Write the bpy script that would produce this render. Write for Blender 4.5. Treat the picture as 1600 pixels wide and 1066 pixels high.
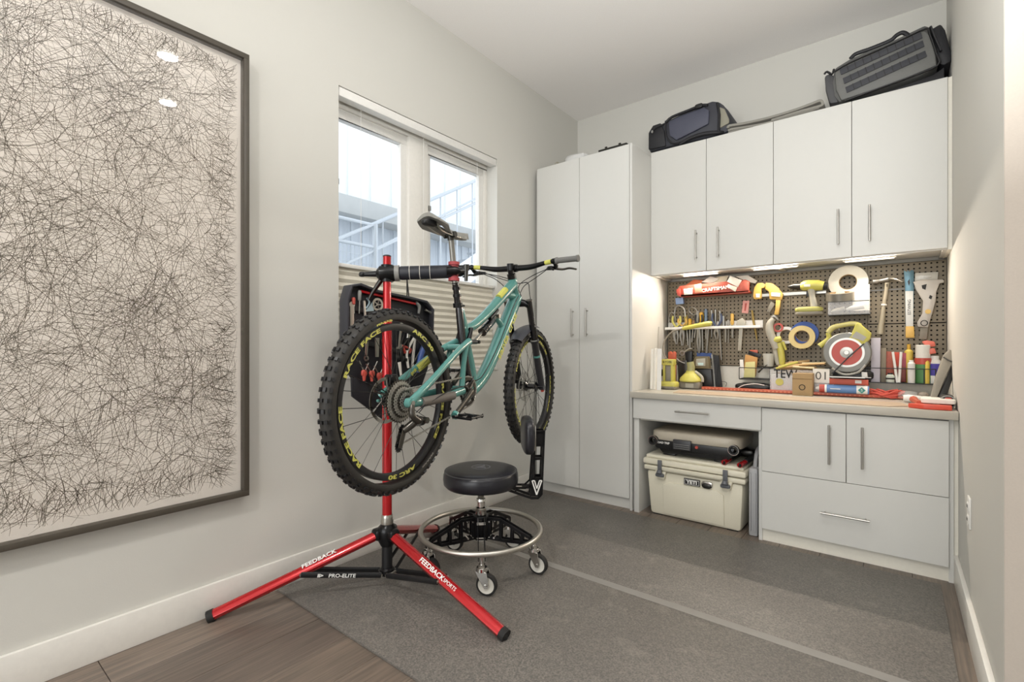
import bpy, bmesh, math, random
from mathutils import Matrix, Vector
random.seed(7)
PI = math.pi
for o in list(bpy.data.objects): bpy.data.objects.remove(o)
scn = bpy.context.scene
col = scn.collection

# ------------------------------------------------------------------ camera
YAW = math.atan(600/757)
CAM_H = 1.08
cd = bpy.data.cameras.new('camera'); cam = bpy.data.objects.new('camera', cd); col.objects.link(cam)
cam.location = (0, 0, CAM_H); cam.rotation_euler = (PI/2, 0, YAW)
cd.sensor_width = 36; cd.lens = 757/1600*36; cd.shift_y = .005; cd.clip_start = .02
scn.camera = cam
# ------------------------------------------------------------------ light
scn.view_settings.view_transform = 'Standard'; scn.view_settings.look = 'None'
scn.view_settings.gamma = 1; scn.view_settings.use_curve_mapping = False
scn.view_settings.exposure = 0.13
w = bpy.data.worlds.new('sky'); scn.world = w; w.use_nodes = True
bg = w.node_tree.nodes['Background']; bg.inputs[0].default_value = (.86, .93, 1, 1); bg.inputs[1].default_value = 1.8
def area(name, loc, rot, sx, sy, power, colour, disk=False, spread=None):
    l = bpy.data.lights.new(name, 'AREA'); l.shape = 'DISK' if disk else 'RECTANGLE'
    l.size = sx
    if not disk: l.size_y = sy
    l.energy = power; l.color = colour
    if spread: l.spread = math.radians(spread)
    o = bpy.data.objects.new(name, l); col.objects.link(o); o.location = loc; o.rotation_euler = rot
    return o
DAY_FILL = (.95, .98, 1); WARM = (1, .89, .74)
# added soft fill behind the camera (south and east); no windows are built there
area('south_fill_light', (-.6, -3.85, 1.5), (PI/2-.12, 0, 0), 4.0, 2.3, 110, DAY_FILL)
area('east_fill_light', (3.85, -1.4, 1.5), (PI/2+.45, 0, PI/2), 3.4, 2.3, 22, DAY_FILL)
# added out-of-view fill aimed up to brighten the ceiling, not a room fixture
area('ceiling_fill_light', (.0, .55, 1.85), (PI-.3, 0, 0), 1.1, 1.1, 50, (.98, .99, .98))
# recessed ceiling lights (their housings are built below)
DOWNLIGHTS = [(.27, 1.31), (-.45, 1.1), (-.7, -.9)]
for i, (x, y) in enumerate(DOWNLIGHTS):
    area('downlight_lamp', (x, y, 3.0), (0, 0, 0), .11, .11, (4, 6, 38)[i], (1, .98, .94), True)
# under-cabinet light bars
LEDS = [(-1.184, -.953), (-.728, -.48), (-.236, -.008)]
for a, b in LEDS:
    area('light_bar_lamp', ((a+b)/2, 3.462, 1.567), (math.radians(-45), 0, 0), b-a-.01, .014, 3.7, (1, .88, .74))

# ------------------------------------------------------------------ measuring helpers (photo measurement -> real point on a known plane)
cs, sn = math.cos(YAW), math.sin(YAW)
def ray(px, py):
    r = (px-800)/757; return Vector((-sn+r*cs, cs+r*sn, (541-py)/757))
def onY(px, py, y): R = ray(px, py); t = y/R.y; return Vector((R.x*t, y, CAM_H+R.z*t))
def onX(px, py, x): R = ray(px, py); t = x/R.x; return Vector((x, R.y*t, CAM_H+R.z*t))
def onZ(px, py, z): R = ray(px, py); t = (z-CAM_H)/R.z; return Vector((R.x*t, R.y*t, z))

# ------------------------------------------------------------------ mesh builder
def catmull(P, k):
    P = [Vector(p) for p in P]; out = []
    for i in range(len(P)-1):
        a = P[max(i-1, 0)]; b = P[i]; c = P[i+1]; d = P[min(i+2, len(P)-1)]
        for j in range(k):
            t = j/k
            out.append(.5*((2*b)+(c-a)*t+(2*a-5*b+4*c-d)*t*t+(3*b-a-3*c+d)*t**3))
    out.append(P[-1]); return out
def frame(o, x, z):
    x = Vector(x).normalized(); z = Vector(z); y = z.cross(x).normalized(); z = x.cross(y).normalized()
    m = Matrix((x, y, z)).transposed().to_4x4(); m.translation = Vector(o); return m
def T(x, y, z): return Matrix.Translation((x, y, z))
def Rz(a): return Matrix.Rotation(math.radians(a), 4, 'Z')
def Rx(a): return Matrix.Rotation(math.radians(a), 4, 'X')
def Ry(a): return Matrix.Rotation(math.radians(a), 4, 'Y')
class MB:
    def __init__(s, M=None): s.v = []; s.f = []; s.M = M or Matrix()
    def add(s, vs, fs, M=None):
        n = len(s.v); M = s.M @ M if M else s.M
        s.v += [M @ Vector(v) for v in vs]; s.f += [[n+i for i in f] for f in fs]; return s
    def box(s, x0, x1, y0, y1, z0, z1, M=None):
        vs = [(x, y, z) for x in (x0, x1) for y in (y0, y1) for z in (z0, z1)]
        return s.add(vs, [(0,1,3,2),(4,6,7,5),(0,4,5,1),(2,3,7,6),(0,2,6,4),(1,5,7,3)], M)
    def cbox(s, c, d, M=None):
        return s.box(c[0]-d[0]/2, c[0]+d[0]/2, c[1]-d[1]/2, c[1]+d[1]/2, c[2]-d[2]/2, c[2]+d[2]/2, M)
    def tube(s, P, r, n=10, sm=0, closed=False, M=None, flat=1.0, up=None, cap=True):
        P = [Vector(p) for p in P]
        R = list(r) if isinstance(r, (list, tuple)) else [r]*len(P)
        if sm:
            Q = catmull(P, sm); RR = []
            for i in range(len(P)-1):
                for j in range(sm): RR.append(R[i]+(R[i+1]-R[i])*j/sm)
            RR.append(R[-1]); P, R = Q, RR
        m = len(P); vs = []; N = None
        for i in range(m):
            if closed: d = (P[(i+1) % m]-P[i-1])
            else: d = P[min(i+1, m-1)]-P[max(i-1, 0)]
            d = d.normalized() if d.length > 1e-9 else Vector((0, 0, 1))
            if N is None:
                u = Vector(up) if up else (Vector((0, 0, 1)) if abs(d.z) < .9 else Vector((1, 0, 0)))
                N = (u-d*u.dot(d)).normalized()
            else:
                if up: u = Vector(up); N = (u-d*u.dot(d)).normalized()
                else: N = (N-d*N.dot(d)).normalized()
            B = d.cross(N)
            for k in range(n):
                a = 2*PI*k/n; vs.append(P[i]+R[i]*(N*math.cos(a)*flat+B*math.sin(a)))
        fs = []
        for i in range(m if closed else m-1):
            j = (i+1) % m
            for k in range(n):
                l = (k+1) % n; fs.append((i*n+k, i*n+l, j*n+l, j*n+k))
        if not closed and cap: fs.append(list(range(n))[::-1]); fs.append([(m-1)*n+k for k in range(n)])
        return s.add(vs, fs, M)
    def cyl(s, a, b, r, r2=None, n=16, M=None): return s.tube([a, b], [r, r if r2 is None else r2], n, M=M)
    def lathe(s, prof, n=32, M=None):      # profile of (r, z) about local z
        vs = []; fs = []; m = len(prof)
        for r, z in prof:
            for k in range(n): a = 2*PI*k/n; vs.append((r*math.cos(a), r*math.sin(a), z))
        for i in range(m-1):
            for k in range(n): l = (k+1) % n; fs.append((i*n+k, i*n+l, (i+1)*n+l, (i+1)*n+k))
        if prof[0][0] > 1e-5: fs.append(list(range(n))[::-1])
        if prof[-1][0] > 1e-5: fs.append([(m-1)*n+k for k in range(n)])
        return s.add(vs, fs, M)
    def ring(s, prof, n=48, M=None):       # closed profile of (r, z): a ring with a hole
        vs = []; fs = []; m = len(prof)
        for r, z in prof:
            for k in range(n): a = 2*PI*k/n; vs.append((r*math.cos(a), r*math.sin(a), z))
        for i in range(m):
            j = (i+1) % m
            for k in range(n): l = (k+1) % n; fs.append((i*n+k, i*n+l, j*n+l, j*n+k))
        return s.add(vs, fs, M)
    def prism(s, poly, h0, h1, M=None):    # polygon in local xy, extruded along z
        n = len(poly)
        vs = [(p[0], p[1], h0) for p in poly]+[(p[0], p[1], h1) for p in poly]
        fs = [list(range(n))[::-1], [n+i for i in range(n)]]+[(i, (i+1) % n, n+(i+1) % n, n+i) for i in range(n)]
        return s.add(vs, fs, M)
    def ribbon(s, pts, th, h0, h1, sm=0, M=None):   # thick bent strip: 2D polyline in local xy, extruded along z
        P = [Vector((p[0], p[1], 0)) for p in pts]
        if sm: P = catmull(P, sm)
        L = []; R = []
        for i in range(len(P)):
            d = (P[min(i+1, len(P)-1)]-P[max(i-1, 0)]).normalized(); nrm = Vector((-d.y, d.x, 0))
            L.append(P[i]+nrm*th/2); R.append(P[i]-nrm*th/2)
        n = len(P); vs = []
        for q in (L, R):
            for h in (h0, h1): vs += [(p.x, p.y, h) for p in q]
        a, b, c, d = 0, n, 2*n, 3*n; fs = [(a, b, d, c), (a+n-1, c+n-1, d+n-1, b+n-1)]
        for i in range(n-1):
            fs += [(a+i, a+i+1, b+i+1, b+i), (c+i, d+i, d+i+1, c+i+1), (b+i, b+i+1, d+i+1, d+i), (a+i, c+i, c+i+1, a+i+1)]
        return s.add(vs, fs, M)
    def soft(s, c, d, e=.35, n=20, m=12, M=None, jit=0, fn=None):   # super-ellipsoid: soft box
        def pw(x, p): return math.copysign(abs(x)**p, x)
        vs = []; fs = []
        for i in range(m+1):
            ph = -PI/2+PI*i/m
            for k in range(n):
                th = 2*PI*k/n
                p = Vector((pw(math.cos(ph), e)*pw(math.cos(th), e), pw(math.cos(ph), e)*pw(math.sin(th), e), pw(math.sin(ph), e)))
                p = Vector((c[0]+p.x*d[0]/2, c[1]+p.y*d[1]/2, c[2]+p.z*d[2]/2))
                if jit: p += Vector([random.uniform(-jit, jit) for _ in range(3)])
                vs.append(fn(p) if fn else p)
        for i in range(m):
            for k in range(n): l = (k+1) % n; fs.append((i*n+k, i*n+l, (i+1)*n+l, (i+1)*n+k))
        return s.add(vs, fs, M)
    def build(s, name, mat, parent=None, smooth=True, bevel=0, seg=2, angle=38):
        vs = s.v
        if parent is not None: inv = WM[parent.name].inverted(); vs = [inv @ v for v in vs]; off = Vector()
        else:
            xs = [v.x for v in vs]; ys = [v.y for v in vs]; zs = [v.z for v in vs]
            off = Vector(((min(xs)+max(xs))/2, (min(ys)+max(ys))/2, min(zs))); vs = [v-off for v in vs]
        me = bpy.data.meshes.new(name)
        bm = bmesh.new(); bv = [bm.verts.new(v) for v in vs]
        for f in s.f:
            try: bm.faces.new([bv[i] for i in f])
            except ValueError: pass
        bmesh.ops.remove_doubles(bm, verts=bm.verts, dist=1e-6)
        bmesh.ops.recalc_face_normals(bm, faces=bm.faces)
        if bevel:
            es = [e for e in bm.edges if len(e.link_faces) == 2 and e.calc_face_angle(0) > .5]
            bmesh.ops.bevel(bm, geom=es, offset=bevel, segments=seg, affect='EDGES', clamp_overlap=True, profile=.5)
        if smooth:
            lim = math.radians(angle)
            for f in bm.faces: f.smooth = True
            for e in bm.edges: e.smooth = len(e.link_faces) == 2 and e.calc_face_angle(0) < lim
        bm.to_mesh(me); bm.free(); me.materials.append(mat)
        o = bpy.data.objects.new(name, me); col.objects.link(o)
        if parent is not None: o.parent = parent; WM[o.name] = WM[parent.name]
        else: o.location = off; WM[o.name] = T(*off)
        return o
WM = {}
def tag(o, label=None, cat=None, group=None, kind=None):
    if label: o['label'] = label
    if cat: o['category'] = cat
    if group: o['group'] = group
    if kind: o['kind'] = kind
    return o
def thing(name, label, cat, loc=(0, 0, 0), rz=0, group=None, kind=None):
    o = bpy.data.objects.new(name, None); o.empty_display_size = .05; col.objects.link(o)
    o.location = loc; o.rotation_euler = (0, 0, rz); WM[o.name] = T(*loc) @ Matrix.Rotation(rz, 4, 'Z')
    return tag(o, label, cat, group, kind)
def copy_tree(src, M=None, parent=None, label=None):
    c = src.copy(); col.objects.link(c)
    if parent is not None: c.parent = parent
    if M is not None: c.matrix_world = M; c.location = M.translation
    if label: c['label'] = label
    for ch in [k for k in bpy.data.objects if k.parent == src]: copy_tree(ch, None, c)
    return c
_t = {}
def text_mesh(txt, size, ext=.0004, align='CENTER', bold=0):
    k = (txt, size, ext, align, bold)
    if k in _t: return _t[k]
    c = bpy.data.curves.new('t', 'FONT'); c.body = txt; c.size = size; c.extrude = ext; c.align_x = align; c.align_y = 'CENTER'; c.resolution_u = 3; c.offset = bold
    o = bpy.data.objects.new('t', c); me = bpy.data.meshes.new_from_object(o)
    r = ([tuple(v.co) for v in me.vertices], [tuple(p.vertices) for p in me.polygons])
    bpy.data.objects.remove(o); bpy.data.curves.remove(c); bpy.data.meshes.remove(me); _t[k] = r
    return r
def text(name, txt, size, M, mat, parent, ext=.0004, sx=1, bold=0):
    v, f = text_mesh(txt, size, ext, bold=bold); b = MB()
    b.add([(x*sx, y, z) for x, y, z in v], f, M); return b.build(name, mat, parent, smooth=False)
FY = lambda x, y, z: frame((x, y, z), (1, 0, 0), (0, -1, 0))       # lettering frame on a face that looks to -y (x right, y up)

# ------------------------------------------------------------------ materials
def lin(h):
    h = h.lstrip('#'); c = [int(h[i:i+2], 16)/255 for i in (0, 2, 4)]
    return tuple(x/12.92 if x <= .04045 else ((x+.055)/1.055)**2.4 for x in c)+(1,)
def mat(name, c, rough=.5, metal=0, bump=0, bscale=60, var=0, vscale=8, coat=0, trans=0, sheen=0, alpha=1, spec=.5):
    m = bpy.data.materials.new(name); m.use_nodes = True; nt = m.node_tree; p = nt.nodes['Principled BSDF']
    c = lin(c) if isinstance(c, str) else c
    p.inputs['Base Color'].default_value = c; p.inputs['Roughness'].default_value = rough; p.inputs['Metallic'].default_value = metal
    p.inputs['Coat Weight'].default_value = coat; p.inputs['Coat Roughness'].default_value = .1; p.inputs['Specular IOR Level'].default_value = spec
    p.inputs['Transmission Weight'].default_value = trans; p.inputs['Alpha'].default_value = alpha
    if sheen: p.inputs['Sheen Weight'].default_value = sheen
    tc = nt.nodes.new('ShaderNodeTexCoord')
    ns = nt.nodes.new('ShaderNodeTexNoise'); ns.inputs['Scale'].default_value = vscale if var else bscale; ns.inputs['Detail'].default_value = 5
    nt.links.new(tc.outputs['Object'], ns.inputs['Vector'])
    v = var or .05
    mx = nt.nodes.new('ShaderNodeMixRGB'); mx.blend_type = 'MIX'
    mx.inputs[1].default_value = tuple(x*(1-v) for x in c[:3])+(1,); mx.inputs[2].default_value = tuple(min(1, x*(1+v)) for x in c[:3])+(1,)
    nt.links.new(ns.outputs['Fac'], mx.inputs[0]); nt.links.new(mx.outputs[0], p.inputs['Base Color'])
    if bump:
        n2 = nt.nodes.new('ShaderNodeTexNoise'); n2.inputs['Scale'].default_value = bscale; n2.inputs['Detail'].default_value = 3
        nt.links.new(tc.outputs['Object'], n2.inputs['Vector'])
        b = nt.nodes.new('ShaderNodeBump'); b.inputs['Strength'].default_value = bump; b.inputs['Distance'].default_value = .002
        nt.links.new(n2.outputs['Fac'], b.inputs['Height']); nt.links.new(b.outputs[0], p.inputs['Normal'])
    return m
def glass(name, tint=(1, 1, 1, 1), ior=1.5):
    m = bpy.data.materials.new(name); m.use_nodes = True; nt = m.node_tree; nt.nodes.remove(nt.nodes['Principled BSDF'])
    out = nt.nodes['Material Output']; t = nt.nodes.new('ShaderNodeBsdfTransparent'); t.inputs[0].default_value = tint
    g = nt.nodes.new('ShaderNodeBsdfGlossy'); g.inputs['Roughness'].default_value = .02; fr0 = nt.nodes.new('ShaderNodeFresnel'); fr0.inputs[0].default_value = ior
    ge = nt.nodes.new('ShaderNodeNewGeometry'); iv = nt.nodes.new('ShaderNodeMath'); iv.operation = 'SUBTRACT'; iv.inputs[0].default_value = 1; nt.links.new(ge.outputs['Backfacing'], iv.inputs[1])
    fr = nt.nodes.new('ShaderNodeMath'); fr.operation = 'MULTIPLY'; nt.links.new(fr0.outputs[0], fr.inputs[0]); nt.links.new(iv.outputs[0], fr.inputs[1])
    x = nt.nodes.new('ShaderNodeMixShader'); nt.links.new(fr.outputs[0], x.inputs[0]); nt.links.new(t.outputs[0], x.inputs[1]); nt.links.new(g.outputs[0], x.inputs[2])
    nt.links.new(x.outputs[0], out.inputs[0]); return m
def emit(name, c, s):
    m = bpy.data.materials.new(name); m.use_nodes = True; nt = m.node_tree; p = nt.nodes['Principled BSDF']
    p.inputs['Base Color'].default_value = c; p.inputs['Emission Color'].default_value = c; p.inputs['Emission Strength'].default_value = s; return m
WALL = mat('wall_paint', '#cfcdc6', .85, bump=.12, bscale=220, var=.012, vscale=3)
CEIL = mat('ceiling_paint', '#f2efec', .9, bump=.1, bscale=160)
TRIM = mat('trim_paint', '#e6e3dc', .4)
LAMI = mat('white_laminate', '#cfcec9', .4, bump=.05, bscale=90, var=.01, vscale=30)
CARC = mat('cream_melamine', '#e4e0d4', .5)
STEEL = mat('brushed_nickel', '#b3b0aa', .3, 1)
CHROME = mat('chrome', '#d8d6d2', .12, 1)
DARKST = mat('dark_steel', '#4a4946', .35, 1)
BLACK = mat('black_plastic', '#161618', .4)
BLACKM = mat('black_anodised_metal', '#121214', .28, .3)
RUB = mat('black_rubber', '#1d1c1b', .75, bump=.3, bscale=150)
WHITE = mat('white_plastic', '#e3e1dc', .4)
GREY = mat('grey_plastic', '#8b8a86', .45)
YEL = mat('lime_yellow_plastic', '#c6bf62', .42)
DYEL = mat('golden_yellow_plastic', '#cfa755', .4)
RED = mat('red_anodised', '#b8121a', .24, .35, coat=.5)
REDP = mat('red_plastic', '#b54a3e', .4)
ORNG = mat('orange_red_metal', '#bd5a40', .4)
BLUE = mat('blue_plastic', '#3d5896', .4)
GLASS = glass('clear_glass')
CLEAR = mat('clear_plastic', '#f2f2f2', .12, trans=.0, alpha=.22)
LED = emit('led_diffuser', (1, .93, .8, 1), 1.6)
LAMP = emit('lamp_diffuser', (1, .95, .87, 1), 7)
TAN = mat('kraft_card', '#a58a63', .8, bump=.1)
PAPER = mat('paper', '#e8e4da', .8)
CREAMTAPE = mat('masking_tape', '#d9c489', .6)
GREEN = mat('green_label', '#4a7b47', .5)
WOOD = mat('pale_wood', '#c9a878', .6, var=.15, vscale=30)
INKB = mat('black_print', '#1a1918', .6)
INKW = mat('white_print', '#efeeea', .5)
# ------------------------------------------------------------------ the room
CZ = 3.025
def struct(o): o['kind'] = 'structure'; return o
def floor_mat(name, base, rough, grain=True):
    m = mat(name, base, rough, var=.22, vscale=3, bump=.06, bscale=40); nt = m.node_tree
    p = nt.nodes['Principled BSDF']; tc = [n for n in nt.nodes if n.type == 'TEX_COORD'][0]
    mp = nt.nodes.new('ShaderNodeMapping'); mp.inputs['Scale'].default_value = (60, 2.2, 1)
    ns = nt.nodes.new('ShaderNodeTexNoise'); ns.inputs['Scale'].default_value = 1.6; ns.inputs['Detail'].default_value = 6
    gm = nt.nodes.new('ShaderNodeNewGeometry')
    nt.links.new(gm.outputs['Position'], mp.inputs[0]); nt.links.new(mp.outputs[0], ns.inputs['Vector'])
    rp = nt.nodes.new('ShaderNodeValToRGB'); rp.color_ramp.elements[0].position = .35; rp.color_ramp.elements[1].position = .7
    rp.color_ramp.elements[0].color = (.72, .72, .72, 1); rp.color_ramp.elements[1].color = (1.25, 1.2, 1.15, 1)
    src = p.inputs['Base Color'].links[0].from_socket
    mx = nt.nodes.new('ShaderNodeMixRGB'); mx.blend_type = 'MULTIPLY'; mx.inputs[0].default_value = 1
    nt.links.new(ns.outputs['Fac'], rp.inputs[0]); nt.links.new(src, mx.inputs[1]); nt.links.new(rp.outputs[0], mx.inputs[2])
    nt.links.new(mx.outputs[0], p.inputs['Base Color']); return m
FM = [floor_mat('dark_floor_a', '#74695f', .38), floor_mat('dark_floor_b', '#7d7167', .42), floor_mat('dark_floor_c', '#6a6058', .36)]
fl = struct(MB().box(-2.3, 4, -4, 3.8, -.06, -.008).build('floor', FM[0]))
pw, pl = .185, 1.22
for i in range(13):
    x0 = -2.16+i*pw; y0 = -.8-((i*.47) % 1)*pl
    while y0 < 3.64:
        y1 = min(y0+pl, 3.64)
        if y1 > -.4 and not (y0 > 1.15 and y1 < 2.8 and x0+pw < .1):
            MB().box(x0+.0008, x0+pw-.0008, max(y0, -.8)+.001, y1-.001, -.008, 0).build('plank', FM[(i*2+int(y0*3)) % 3], fl, bevel=.001, seg=1)
        y0 += pl
cl = struct(MB().box(-2.4, 4.1, -4.1, 3.8, CZ, CZ+.1).build('ceiling', CEIL))
# left wall with the window opening
WY0, WY1, WZ0, WZ1 = 1.345, 2.560, .925, 2.372
b = MB()
for y0, y1, z0, z1 in ((-4, WY0, 0, CZ), (WY1, 3.64, 0, CZ), (WY0, WY1, 0, WZ0), (WY0, WY1, WZ1, CZ)): b.box(-2.34, -2.16, y0, y1, z0, z1)
struct(b.build('wall_left', WALL))
struct(MB().box(-2.34, .4, 3.64, 3.8, 0, CZ).build('wall_back', WALL))
struct(MB().box(.222, .4, 1.80, 3.64, 0, CZ).build('wall_right', WALL))
struct(MB().box(.2225, 4, 1.795, 1.80, 0, CZ).build('wall_hall', mat('shade_toned_hall_paint', '#b9afa4', .85, bump=.12, bscale=220)))  # wall paint darkened in colour to offset over-bright light here
struct(MB().box(.4, 4, 1.80, 1.98, 0, CZ).build('wall_hall_core', WALL))
struct(MB().box(-2.34, 4, -4.15, -4, 0, CZ).build('wall_front', WALL))
struct(MB().box(4, 4.15, -4, 1.98, 0, CZ).build('wall_east', WALL))
def skirting(name, x0, x1, y0, y1):
    return struct(MB().box(x0, x1, y0, y1, 0, .127).build(name, TRIM, bevel=.0025))
skirting('baseboard_left', -2.16, -2.144, -4, 2.98)
skirting('baseboard_right', .206, .222, 1.795, 3.0)
skirting('baseboard_hall', .206, 4, 1.784, 1.80)
# window
win = MB()
fx0, fx1 = -2.315, -2.255
yb = [1.345, 2.56]; zb, zt = .965, 2.33
win.box(fx0, fx1, 1.345, 2.56, .925, .975).box(fx0, fx1, 1.345, 2.56, 2.315, 2.372)
win.box(fx0, fx1, 1.345, 1.375, .975, 2.315).box(fx0, fx1, 2.53, 2.56, .975, 2.315).box(fx0-.0, fx1+.012, 1.855, 2.005, .975, 2.315)
wn = struct(win.build('window_1', TRIM, bevel=.003))
for a, c in ((1.375, 1.855), (2.005, 2.53)):
    s = MB()
    s.box(-2.295, -2.262, a, c, .975, 1.02).box(-2.295, -2.262, a, c, 2.262, 2.315).box(-2.295, -2.262, a, a+.035, 1.02, 2.262).box(-2.295, -2.262, c-.045, c, 1.02, 2.262)
    sh = s.build('sash', WHITE, wn, bevel=.003)
    MB().box(-2.283, -2.277, a+.035, c-.045, 1.02, 2.262).build('pane', GLASS, sh, smooth=False)
    MB().cbox((-2.255, a+.02, 1.93), (.012, .02, .03)).build('latch', GREY, sh, bevel=.002)
struct(MB().box(-2.255, -2.155, 1.345, 2.56, .915, .93).build('trim_1', TRIM, bevel=.003))
# cellular shade, drawn up from the sill
sd = thing('cellular_shade', 'white pleated cellular shade covering the lower half of the window', 'window shade', (-2.2, 1.95, .93))
b = MB(); b.box(-2.215, -2.163, 1.35, 2.555, 2.325, 2.370); b.build('headrail', WHITE, sd, bevel=.004)
b = MB(); b.box(-2.21, -2.175, 1.352, 2.553, 1.478, 1.497); b.build('top_rail', WHITE, sd, bevel=.004)
SHADE = mat('shade_fabric', '#d9d4c6', .85)
MB().box(-2.208, -2.178, 1.352, 2.553, .932, .95).build('bottom_rail', WHITE, sd, bevel=.004)
n = 14; z0 = .95; dz = (1.478-z0)/n
base = None
for i in range(n):
    prof = [(-2.206, 0), (-2.199, .0), (-2.189, dz*.5), (-2.199, dz), (-2.206, dz)]
    if base is None:
        bb = MB(); k = len(prof)
        bb.add([(x, y, z0+z) for y in (1.355, 2.55) for x, z in prof], [(0,1,2,3,4), (9,8,7,6,5)]+[(j, 5+j, 5+(j+1) % 5, (j+1) % 5) for j in range(5)])
        base = bb.build('pleat', SHADE, sd, smooth=False)
    else:
        c = base.copy(); col.objects.link(c); c.parent = sd; c.location = (0, 0, i*dz)
for y in (1.50, 1.93, 2.40): MB().cyl((-2.2, y, 1.49), (-2.2, y, 2.33), .0012, n=6).build('lift_cord', WHITE, sd)
# outlet and right wall plate
ol = onX(1516, 801, .222)
o = thing('wall_outlet', 'white duplex power outlet low on the right wall', 'outlet', (.222, ol.y, ol.z))
MB().box(.216, .222, ol.y-.035, ol.y+.035, ol.z-.058, ol.z+.058).build('cover_plate', WHITE, o, bevel=.002)
for dzz in (-.028, .022):
    s = MB().box(.2135, .217, ol.y-.017, ol.y+.017, ol.z+dzz-.014, ol.z+dzz+.016).build('socket', WHITE, o, bevel=.002)
    MB().box(.2125, .214, ol.y-.008, ol.y-.006, ol.z+dzz-.004, ol.z+dzz+.008).box(.2125, .214, ol.y+.006, ol.y+.008, ol.z+dzz-.004, ol.z+dzz+.008).build('slot', BLACK, s)
for x, y in DOWNLIGHTS:
    o = thing('ceiling_downlight', ['round white recessed ceiling downlight nearest the right wall, lower reflection in the picture glass', 'round white recessed ceiling downlight mid-room, upper reflection in the picture glass', 'round white recessed ceiling downlight behind the camera'][DOWNLIGHTS.index((x, y))], 'ceiling light', (x, y, CZ), 0, 'recessed ceiling downlights')
    MB(T(x, y, CZ-.012)).ring([(.062, 0), (.085, 0), (.09, .012), (.062, .012)], 32).build('trim_ring', WHITE, o)
    MB(T(x, y, CZ-.006)).lathe([(.06, 0), (.06, .004)], 24).build('diffuser', LAMP, o)

# ------------------------------------------------------------------ outside
SID = mat('white_metal_siding', '#e9ecee', .5, bump=.05); SIDG = mat('pale_blue_grey_siding', '#c3cad2', .55); CONC = mat('pale_concrete', '#b7b9b8', .8, var=.08)
GALV = mat('galvanised_steel', '#bcc2c8', .4, .4)
bl = thing('neighbouring_building', 'white metal-clad building across the outdoor stair, seen through the window', 'building', (-5.6, 5, 0))
y = 1.2
while y < 8.6:
    MB().box(-5.62, -5.6, y, y+.345, 2.95, 7).box(-5.6, -5.575, y+.33, y+.345, 2.95, 7).build('siding_panel', SID, bl, smooth=False); y += .347
y = 1.2
while y < 8.6:
    MB().box(-5.62, -5.6, y, y+.17, -1, 2.72).box(-5.6, -5.58, y+.05, y+.09, -1, 2.72).build('lower_siding_panel', SIDG, bl, smooth=False); y += .172
MB().box(-5.65, -5.3, 1.0, 8.8, 2.72, 2.95).build('concrete_band', CONC, bl, bevel=.01)
stw = thing('outdoor_stair', 'galvanised steel outdoor stair with diagonal railings beyond the window', 'stair', (-4.3, 3.6, 0))
X = -4.3
def rail(y0, z0, y1, z1, r=.02, x=X, nm='rail'): MB().cyl((x, y0, z0), (x, y1, z1), r, n=8).build(nm, GALV, stw)
rail(2.4, 2.35, 3.1, 2.35, .02); rail(2.4, 2.12, 3.1, 2.12, .018); rail(3.1, -1, 3.1, 2.36, .03, nm='post'); rail(5.6, -1, 5.6, 3.4, .03, nm='post')
rail(2.4, 1.98, 6.2, 4.1); rail(2.4, 1.7, 6.2, 3.8, .015); rail(3.1, 2.1, 6.2, 3.9, .012)
for k in range(12): rail(3.2+k*.28, 1.35+k*.16, 3.2+k*.28, 2.45+k*.156, .009, nm='baluster')
for k in range(16): rail(2.35+k*.046, .8, 2.35+k*.046, 2.1, .003, nm='mesh_wire')
for k in range(14): rail(2.35, .85+k*.09, 3.1, .85+k*.09, .003, nm='mesh_wire')
MB().prism([(3.0, .95), (6.4, 3.0), (6.4, 3.35), (3.0, 1.25)], X-.05, X-.01, M=Matrix(((0,0,1,0),(1,0,0,0),(0,1,0,0),(0,0,0,1)))).build('stringer', SID, stw, smooth=False)
for k in range(13): MB().box(X-.9, X-.05, 3.1+k*.26, 3.4+k*.26, 1.08+k*.157, 1.11+k*.157).build('tread', GALV, stw, smooth=False)
MB().box(-7, -2.5, 0, 9, -1.2, -1).build('ground_outside', CONC)['kind'] = 'structure'

# ------------------------------------------------------------------ cabinets
def bar_handle(parent, x, y, z, L, vertical=True, out=.032):
    b = MB(); d = .0052
    if vertical:
        b.cyl((x, y-out, z-L/2), (x, y-out, z+L/2), d, n=10)
        for s in (-1, 1): b.cyl((x, y, z+s*(L/2-.018)), (x, y-out, z+s*(L/2-.018)), .004, n=8)
    else:
        b.cyl((x-L/2, y-out, z), (x+L/2, y-out, z), d, n=10)
        for s in (-1, 1): b.cyl((x+s*(L/2-.018), y, z), (x+s*(L/2-.018), y-out, z), .004, n=8)
    return b.build('handle', STEEL, parent)
def panel(name, x0, x1, y0, z0, z1, parent, th=.018): return MB().box(x0+.0012, x1-.0012, y0, y0+th, z0+.0012, z1-.0012).build(name, LAMI, parent, bevel=.0012, seg=1)
def carcass(parent, x0, x1, y0, y1, z0, z1, m=None, shelves=()):
    b = MB(); t = .018
    b.box(x0, x0+t, y0, y1, z0, z1).box(x1-t, x1, y0, y1, z0, z1).box(x0+t, x1-t, y0, y1, z0, z0+t).box(x0+t, x1-t, y0, y1, z1-t, z1).box(x0+t, x1-t, y1-.006, y1, z0+t, z1-t)
    return b.build('carcass', m or LAMI, parent, smooth=False)
FY0 = 2.975
tc_ = thing('tall_cabinet', 'tall white two-door storage cabinet standing in the back left corner', 'cabinet', (-1.75, 3.3, 0))
carcass(tc_, -2.118, -1.356, FY0+.02, 3.637, .07, 2.412)
MB().box(-2.11, -1.36, FY0+.03, FY0+.045, 0, .07).build('toe_kick', LAMI, tc_)
MB().box(-1.372, -1.355, FY0+.001, 3.637, 0, 2.414).build('side_panel', LAMI, tc_, bevel=.001)
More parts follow.
